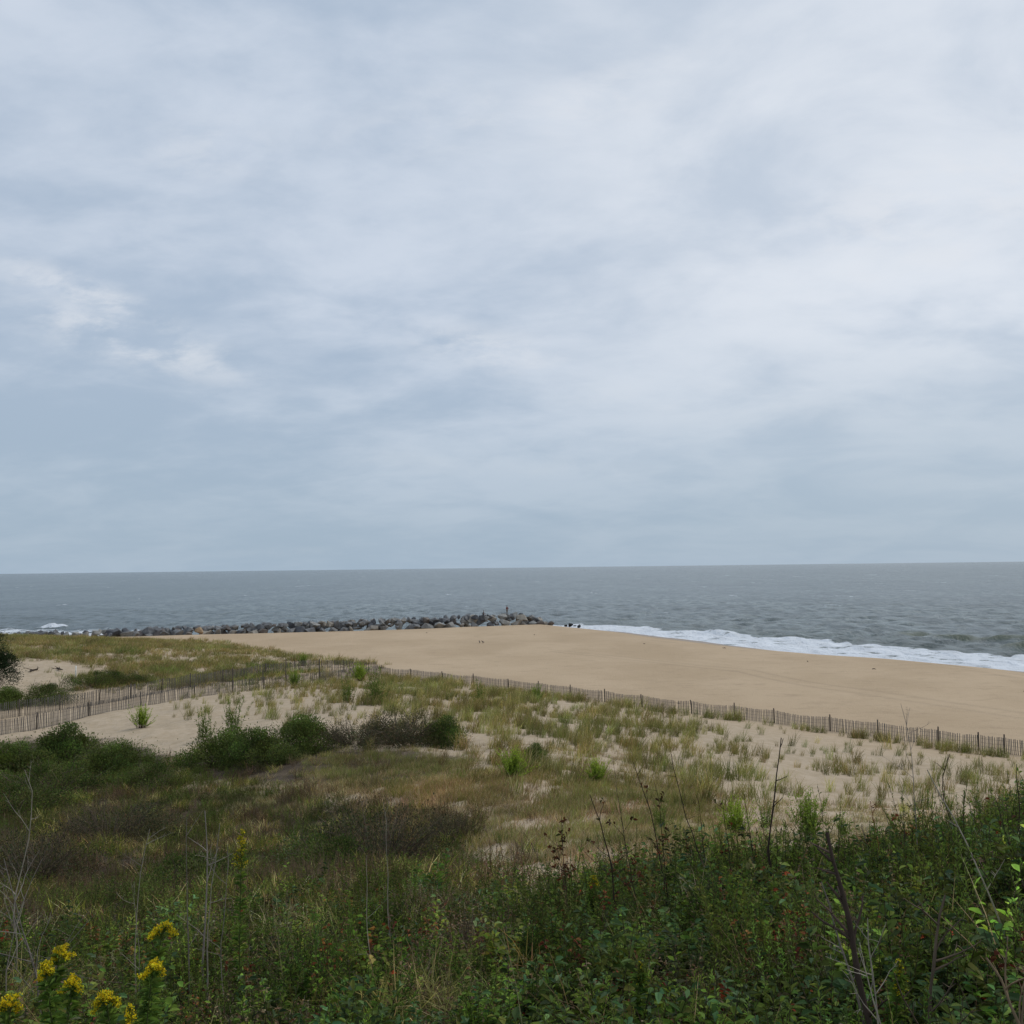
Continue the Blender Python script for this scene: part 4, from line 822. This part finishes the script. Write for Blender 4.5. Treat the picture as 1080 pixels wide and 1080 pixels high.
# cull what only stands beneath denser growth farther down, keep the sheet light
field('undergrowth', fore_t, P, r.uniform(0, 6.28, m), s_, pk, 'dense tangled green undergrowth covering the bluff in front', 'undergrowth', M_LEAF, 1.16 * np.exp(r.normal(0, .36, (m, 1))) * np.exp(r.normal(0, .08, (m, 3))), r.normal(0, .14, (m, 2)))

# ------------------------------------------------------------------ goldenrod in flower, each stem by itself
YL = [(.82,.60,.015),(.88,.68,.03),(.62,.52,.03)]
def goldenrod(px, py, d, lean, h_w, seed, label, yel=1.0, upright=False, size=1.0):
    r = np.random.default_rng(seed); tip = at(px, py, d); x0 = tip.x - lean[0]; y0 = tip.y; z0 = gz(x0, y0); root = bpy.data.objects.new('goldenrod', None); COL.objects.link(root)
    root.location = (x0, y0, z0); root['label'] = label; root['category'] = 'goldenrod'; root['group'] = 'goldenrod plants flowering in the undergrowth'; size *= .68; h_w *= .9
    T = np.array([lean[0], 0, tip.z - z0 - .05]); t = np.linspace(0, 1, 9)[:, None]; pts = T * t + np.array([-lean[0] * .6, 0, 0]) * (t * (1 - t)) * 1.6
    S = Geo(); S.add(*tube(pts, np.linspace(.006, .003, 9), (.09, .11, .035), 5)); link('stem', S.mesh('stem', M_STEM, True), root)
    n = 190; tl = r.uniform(.25, .99, n); pos = np.stack([np.interp(tl, t[:, 0], pts[:, k]) for k in range(3)], 1); a = r.uniform(0, 6.28, n); e = .5 + r.normal(0, .25, n)
    dv = np.stack([np.cos(a) * np.cos(e), np.sin(a) * np.cos(e), np.sin(e)], 1); G = Geo(); G.add(*leaves(pos, dv, .085 * (1.15 - .5 * tl), .019, pick([(.13,.21,.035),(.17,.25,.04),(.10,.17,.035)], n, r), r, .2, .25)); link('foliage', G.mesh('foliage', M_LEAF), root)
    # plume: short arching side sprays covered with tiny florets
    P_ = Geo(); tipv = pts[-1]; ns = 20; fl = []
    for i in range(ns):
        f = i / ns
        if upright: b0 = tipv + np.array([0, 0, -.16 + .24 * f]) * size; a = r.uniform(0, 6.28); L = .075 * (1.15 - f) * size; dv_ = np.array([math.cos(a) * .7, math.sin(a) * .7, .8])
        else: b0 = tipv + np.array([(f - .5) * h_w * .85, r.normal(0, .018), .03 * math.sin(f * 3.1) - .02 - .05 * abs(f - .5) + r.normal(0, .006)]); a = r.uniform(0, 6.28); L = .042 * size; dv_ = np.array([math.cos(a) * .6 + .5 * np.sign(h_w) * (f - .2), math.sin(a) * .6, .35])
        k = np.linspace(0, 1, 5)[:, None]; br = b0 + dv_ * L * k - np.array([0, 0, .35 * L]) * k ** 2; P_.add(*tube(br, .0018, (.13, .15, .04), 3))
        nf = 36; kk = r.random(nf)[:, None]; fp = b0 + dv_ * L * kk - np.array([0, 0, .35 * L]) * kk ** 2 + r.normal(0, .0055, (nf, 3)) + np.array([0, 0, .004]); fl.append(fp)
    fp = np.vstack(fl); c = pick(YL, len(fp), r); gm = r.random(len(fp)) > yel * .82; c[gm] = pick([(.11,.15,.03),(.15,.17,.035)], gm.sum(), r)
    P_.add(*leaves(fp, rdirs(len(fp), .8, r), .0085, .007, c, r, .1, 0)); P_.add(*leaves(fp + r.normal(0, .004, fp.shape), rdirs(len(fp), .8, r), .008, .007, c, r, .1, 0))
    link('flower_head', P_.mesh('flower_head', M_FLOWER), root)
goldenrod(172, 969, 5.2, (.10, 0), .17, 1, 'goldenrod with the highest flat yellow head of the cluster, over the lower one')
goldenrod(162, 1008, 4.9, (.06, 0), .10, 2, 'goldenrod with a small rounded yellow head directly below the highest flat one', size=.9)
goldenrod(112, 1040, 4.5, (-.06, 0), .13, 3, 'goldenrod with the broadest yellow head, joined to a drooping head below', size=1.1)
goldenrod(137, 1066, 4.3, (.05, 0), .05, 4, 'goldenrod with a drooping yellow green head at the bottom of the view', .75, True, 1.1)
goldenrod(63, 994, 4.9, (.07, 0), .10, 5, 'goldenrod with a yellow head at the top of the left trio', size=.85)
goldenrod(48, 1010, 4.8, (-.07, 0), .07, 6, 'goldenrod with a slanting yellow head, outermost of the left trio', size=.9)
goldenrod(76, 1024, 4.7, (.05, 0), .09, 7, 'goldenrod with the lowest yellow head of the left trio', size=.8)
goldenrod(8, 1046, 4.5, (-.05, 0), .09, 8, 'goldenrod with a yellow head touching the left edge of the view', size=.85)
goldenrod(255, 884, 8.2, (.02, 0), .05, 9, 'tall goldenrod with an upright greenish yellow plume above the undergrowth', .62, True, 1.9)
goldenrod(626, 922, 9.6, (.03, 0), .07, 10, 'goldenrod with a tiny yellow head at the edge of the bluff', .8, False, .7)
goldenrod(675, 1015, 5.4, (.03, 0), .05, 12, 'goldenrod with a pale green unopened head in the middle undergrowth', .12, True, .8)
goldenrod(948, 1016, 4.9, (.04, 0), .05, 13, 'goldenrod with a yellow green budding head among dead branches', .3, True, 1.0)

# ------------------------------------------------------------------ dead stems and branches, each by itself
def dead(tx, ty, bx, d, seed, label, col=(.10, .075, .055), rad=.007, nb=6, fork=.35, kink=.05, depth=2, name='dead_branch', lean_y=0.0, leafy_=0):
    tip = at(tx, ty, d); x0 = ux(bx, d); z0 = gz(x0, d + lean_y) - .05; v = Vector((tip.x - x0, -lean_y, tip.z - z0)); L = v.length; r = np.random.default_rng(seed)
    g = branchy(L, seed, col, rad=rad, nb=nb, fork=fork, kink=kink, depth=depth); V, Q, C = g.arr()
    o = link(name, mk_mesh(name, V, Q, M_STEM, cols=C, smooth=True), loc=(x0, d + lean_y, z0), label=label, cat='dead branch' if name == 'dead_branch' else 'dry stem', group='bare dead stems rising from the undergrowth')
    o.rotation_euler = (v.to_track_quat('Z', 'Y').to_matrix() @ Matrix.Rotation(seed * 1.3, 3, 'Z')).to_euler()
    if leafy_:
        G = Geo(); k = r.integers(int(len(V) * .2), len(V), leafy_); dv = rdirs(leafy_, 1.2, r); G.add(*leaves(V[k], dv, .05 * r.uniform(.6, 1.2, leafy_), .022, pick([(.10,.04,.02),(.07,.035,.02),(.06,.07,.02),(.16,.06,.025)], leafy_, r), r, .3, .3)); link('foliage', G.mesh('foliage', M_LEAF), o)
    return o
DKB = (.045, .032, .025); MDB = (.085, .06, .048); PAL = (.36, .315, .25); GRY = (.25, .215, .185)
for a in ((824, 778, 810, 9.6, 51, 'tall dark crooked bare stem standing highest against the pale sand', DKB, .013, 4, .16, .09),
          (708, 795, 737, 9.8, 2, 'thin dark bare stem leaning left against the sandy slope', DKB, .007, 4, .2, .10),
          (668, 804, 700, 9.4, 3, 'dark bare stem leaning left with short buds, left of a longer one', DKB, .007, 5, .2, .05),
          (622, 838, 642, 9.0, 4, 'short thick dark stem with withered leaves above the middle undergrowth', DKB, .009, 7, .4, .05),
          (646, 800, 668, 10, 5, 'slim brown stem behind the darker leaning one', MDB, .004, 4, .3, .05),
          (950, 742, 958, 11.5, 6, 'very tall thin pale twig with upright forks near the right side', GRY, .006, 9, .45, .04),
          (1002, 795, 1030, 11, 7, 'dark curved bare stem leaning left on the right side', DKB, .010, 4, .25, .08),
          (1050, 842, 1070, 8.0, 8, 'thin dark bent branch crossing others at the right edge', DKB, .007, 5, .35, .07),
          (1072, 806, 1068, 9.5, 9, 'upright dark bare stick close to the right edge', DKB, .008, 4, .25, .05),
          (978, 812, 1075, 6.2, 10, 'long smooth pale arching branch leaning far to the left', PAL, .008, 3, .25, .03),
          (872, 878, 925, 4.9, 71, 'thickest rough brown dead trunk rising from the bottom edge', MDB, .021, 9, .28, .045),
          (866, 930, 915, 5.0, 12, 'slender grey stem joined beside the thickest rough trunk', GRY, .008, 5, .3, .06),
          (997, 944, 968, 4.8, 13, 'forked brown dead branch with pale side twigs at the lower right', (.12,.09,.065), .013, 8, .45, .07),
          (915, 968, 955, 4.4, 14, 'pale thin dead branch leaning left between the two thick ones', PAL, .006, 6, .35, .06),
          (905, 1000, 990, 4.1, 15, 'light bare twig lying low across the bottom right', PAL, .005, 6, .4, .05),
          (1040, 1010, 1075, 4.0, 16, 'tan broken branch at the bottom right corner', (.22,.16,.10), .012, 8, .5, .08),
          (26, 812, 16, 9.0, 17, 'tall pale dead stem with forks at the far left', PAL, .008, 8, .4, .06),
          (4, 905, 40, 6.5, 18, 'pale tangled dead branch at the left edge', GRY, .007, 12, .6, .08),
          (45, 905, 30, 7.0, 19, 'thin grey dead stem leaning beside the tall pale one', GRY, .005, 8, .5, .07),
          (158, 874, 150, 8.5, 20, 'pale bleached stem leaning right, left of a straight pair', PAL, .006, 3, .35, .04),
          (142, 930, 148, 8.2, 21, 'short pale twig splitting off low beside the bleached leaning stem', PAL, .004, 4, .5, .06),
          (197, 862, 199, 8.6, 22, 'straight thin grey stem in the hollow, left of a thicker one', GRY, .006, 2, .3, .02),
          (216, 855, 214, 8.8, 23, 'straight thicker grey brown stem in the hollow', GRY, .010, 4, .35, .03),
          (232, 868, 225, 8.3, 24, 'whitish forked stem with a leaning twin', PAL, .007, 4, .45, .05),
          (240, 890, 244, 8.0, 25, 'light stem curving down to the right from the whitish fork', GRY, .005, 3, .4, .05),
          (404, 846, 414, 8.8, 26, 'single whitish curved stem before the low dark mound', PAL, .005, 2, .25, .04),
          (387, 902, 396, 7.6, 27, 'short pale straw stalk left below the whitish curved stem', PAL, .004, 3, .3, .04),
          (285, 930, 305, 7.5, 28, 'thin straw coloured stalk leaning left above the grass', (.26,.22,.12), .003, 2, .3, .03, 1),
          (322, 915, 335, 7.6, 29, 'arching straw stalk with a dry tip in the left grass', (.26,.2,.1), .003, 3, .3, .06, 1),
          (530, 985, 560, 5.2, 30, 'pale green dry stalk leaning left in the centre foreground', (.2,.2,.1), .004, 3, .3, .03, 1),
          (585, 880, 588, 9.2, 31, 'thin reddish stem before the straw coloured sand', (.12,.06,.05), .005, 9, .35, .04),
          (592, 862, 594, 9.4, 32, 'dark red brown seedy spike standing over the bluff edge', (.08,.045,.035), .006, 16, .22, .03),
          (545, 868, 580, 9.3, 33, 'fine brown twig leaning left beside the seedy spikes', MDB, .003, 5, .35, .05),
          (762, 845, 765, 9.6, 34, 'short dark stem with a side twig below the lime green bush', DKB, .006, 5, .3, .06),
          (735, 838, 748, 9.8, 35, 'short dark bare stem close left of the tall crooked one', DKB, .006, 3, .25, .05),
          (785, 838, 800, 9.7, 36, 'slender dark stem leaning left toward the tall crooked one', DKB, .006, 3, .3, .05),
          (918, 845, 925, 10.5, 37, 'rusty orange dry spike on the right sandy edge', (.22,.09,.035), .007, 14, .3, .05),
          (908, 870, 903, 10.6, 38, 'grey twiggy dry stalk left of the rusty spike', GRY, .006, 16, .4, .07),
          (1022, 846, 1024, 10.8, 39, 'thin grey stick standing between darker stems on the right', GRY, .005, 3, .3, .04),
          (988, 830, 1010, 10, 40, 'fine dark twig with tiny side shoots on the right skyline of plants', DKB, .004, 7, .35, .05),
          (690, 825, 706, 9.3, 41, 'brown stem with a few hanging leaves near the centre right', DKB, .005, 5, .35, .05),
          (655, 862, 672, 8.8, 42, 'dark stem with dense withered leaves over the middle bluff', DKB, .006, 8, .4, .06)):
    dead(*a[:6], *a[6:], leafy_={4: 26, 41: 30, 42: 60, 8: 14, 34: 20, 3: 8, 32: 90, 37: 30, 31: 40}.get(a[4], 0), name='dead_branch' if a[7] >= .005 else 'dry_stem')

# ------------------------------------------------------------------ single plants one can pick out of the foreground
RED = [(.20,.045,.02),(.27,.08,.03),(.14,.03,.018),(.24,.12,.05)]
pl_red = leafy(5, .55, .45, 22, .062, .036, RED + [(.06,.09,.025)], 141, lo=.2, up=.2, spread=.08, rad=.004, droop=.4)
pl_lime = leafy(7, .60, .35, 34, .075, .03, LIM, 142, lo=.1, up=.5, spread=.1, rad=.004)
pl_big = leafy(4, .60, .35, 18, .12, .055, BLU, 143, lo=.2, up=.3, spread=.06, rad=.005, droop=.35)
pl_tall = leafy(9, 1.0, .2, 60, .065, .011, FG1, 144, lo=.15, up=1.0, spread=.12, rad=.005, tip=(.11,.17,.035))
pl_maroon = leafy(3, .6, .2, 40, .03, .016, [(.06,.02,.02),(.08,.03,.025)], 145, lo=.6, up=.9, spread=.03, rad=.005)
pl_feather = leafy(5, .7, .25, 90, .04, .006, [(.10,.16,.035),(.08,.13,.03)], 146, lo=.3, up=.8, spread=.06, rad=.004)
PG = 'single plants in the foreground undergrowth'
for k, (t_, u, d, s, lb) in enumerate((
    (pl_red, 643, 6.0, .95, 'plant with a cluster of dark red leaves in the centre right foreground'), (pl_red, 750, 5.4, .85, 'plant with orange red leaves between pale fern like sprays'),
    (pl_red, 720, 4.9, .8, 'low plant with rust red leaves near the bottom centre right'), (pl_red, 1068, 5.8, 1.15, 'bright red orange leaved plant at the right edge'),
    (pl_red, 935, 4.2, .75, 'small red leaved sprig beside the thickest dead trunk'), (pl_red, 565, 8.0, .8, 'reddish leaved plant at the rear edge of the centre undergrowth'),
    (pl_red, 468, 4.6, .62, 'low plant with one salmon red leaf group in the left centre foreground'), (pl_red, 680, 9.4, .9, 'red brown leaved plant on the bluff edge in front of sand'),
    (pl_lime, 690, 4.4, .82, 'bright green broad leaved plant at the bottom centre right'), (pl_lime, 815, 5.0, .9, 'fern like bright green spray right of the centre'),
    (pl_lime, 870, 7.5, 1.05, 'lime green plant glowing among darker ones on the right'), (pl_lime, 525, 4.7, .72, 'yellow green leafy plant at the bottom centre'),
    (pl_big, 540, 4.3, .75, 'blue green large leaved plant at the bottom centre'), (pl_big, 640, 4.2, .78, 'large leaved grey green plant near the bottom centre right'),
    (pl_big, 1060, 4.8, 1.05, 'long grey green leaves hanging at the right edge'), (pl_big, 445, 4.2, .75, 'dull blue green large leaves at the bottom left of centre'),
    (pl_tall, 862, 10.6, 1.05, 'tall narrow leaved green plant standing above the others right of centre'), (pl_tall, 940, 9.6, 1.0, 'broad dark green feathery plant on the right'),
    (pl_tall, 1000, 9.0, 1.05, 'tall dark green feathery plant near the right edge, behind the pale arching branch'), (pl_tall, 830, 10.2, .85, 'spiky green plant on the bluff edge at the foot of the tall crooked stem'),
    (pl_tall, 1060, 11.5, 1.1, 'green plant closing the bluff edge at the far right'), (pl_feather, 800, 4.6, .9, 'light green feathery sprays in the lower right foreground'),
    (pl_maroon, 680, 4.1, .95, 'maroon brown seed head at the bottom centre right'), (pl_feather, 275, 7.6, 1.0, 'bright feathery green plant below the tall upright goldenrod'),
    (pl_lime, 350, 6.8, .85, 'light green leafy plant in the left centre grass'), (pl_big, 1035, 6.2, .95, 'dark grey green leaved plant behind the forked dead branch'),
    (pl_feather, 210, 4.6, .72, 'pale feathery herb right of the goldenrod cluster'), (pl_red, 205, 8.5, .75, 'rust coloured dry leaves at the foot of the straight grey stems'))):
    shrub('leafy_plant', t_, u, d, lb, 'plant', PG, s * 1.05, rz=k * 1.3)

# ------------------------------------------------------------------ small things lying on the sand
def driftwood(px, py, L, label, name='driftwood', seed=1, col=(.07, .055, .045)):
    hy = 605 - 13 * px / 1080; d = 12 * F / (py - hy)
    for _ in range(12): d = (H - gz(ux(px, d), d)) * F / (py - hy) * .5 + d * .5
    x, y = ux(px, d), d; r = np.random.default_rng(seed); g = Geo(); n = 7
    t = np.linspace(-.5, .5, n); pts = np.stack([t * L, .12 * L * np.sin(t * 5 + seed), .07 + .05 * np.cos(t * 4)], 1) + r.normal(0, .02 * L, (n, 3)) * [1, 1, .3]
    g.add(*tube(pts, .07 * L ** .5 * np.array([.3, .8, 1, .9, .8, .5, .2]), col, 7))
    for i in range(3): j = r.integers(1, n - 1); e = pts[j] + np.array([r.normal(0, .2), r.normal(0, .2), r.uniform(.05, .2)]) * L; g.add(*tube([pts[j], (pts[j] + e) / 2 + r.normal(0, .02, 3), e], [.04 * L ** .5, .025 * L ** .5, .01], col, 5))
    o = link(name, g.mesh(name, M_STEM, True), loc=(x, y, gz(x, y)), label=label, cat='driftwood'); o.rotation_euler = (0, 0, seed * .9); return o
for k, a in enumerate(((449, 667.5, .45, 'small dark piece of driftwood near the foot of the jetty'), (562, 669.5, .45, 'dark piece of driftwood on the beach before the jetty tip'),
                       (677, 679, .35, 'tiny dark piece of driftwood close to the wet sand'), (761, 683.5, .45, 'brown piece of driftwood on the sand by the foam line'),
                       (848, 697.5, .45, 'thin dark piece of driftwood on the open beach to the right'), (917, 705.5, .45, 'short dark piece of driftwood farther right on the open beach'),
                       (1075, 728.5, .45, 'dark lump of driftwood on the beach at the right edge'), (712, 741.5, .3, 'small dark scrap of driftwood in front of the beach fence'),
                       (37, 707, 1.8, 'dark curved driftwood branch lying in the left sand hollow'), (62, 705.5, 1.8, 'scraggly driftwood branch at the back of the left sand hollow'),
                       (14, 709, 1.2, 'short dark driftwood stick at the left of the sand hollow'), (695, 752, .3, 'small dark stick on the dune crest behind the fence'))):
    driftwood(*a, seed=k + 1)
def bird(px, py, rz, label):
    hy = 605 - 13 * px / 1080; d = 150.0
    for _ in range(12): d = (H - gz(ux(px, d), d)) * F / (py - hy) * .5 + d * .5
    x, y = ux(px, d), d
    b = skin('gull', [(0,0,.22,.085),(0,.14,.27,.075),(0,.21,.36,.045),(0,.25,.43,.05),(0,.33,.42,.012),(0,-.14,.20,.05),(0,-.30,.18,.02),(.05,.02,.10,.016),(.05,.03,-.0,.012),(-.05,.02,.10,.016),(-.05,.03,-.0,.012)],
             [(0,1),(1,2),(2,3),(3,4),(0,5),(5,6),(0,7),(7,8),(0,9),(9,10)], flat_mat('feather', (.06, .055, .05)), loc=(x, y, gz(x, y)))
    b.rotation_euler[2] = rz; b['label'] = label; b['category'] = 'gull'; b['group'] = 'gulls standing on the beach'
bird(504.5, 678, .4, 'tiny dark gull standing on the beach, left one of two'); bird(508, 678, 2.2, 'tiny dark gull standing on the beach, right one of two')
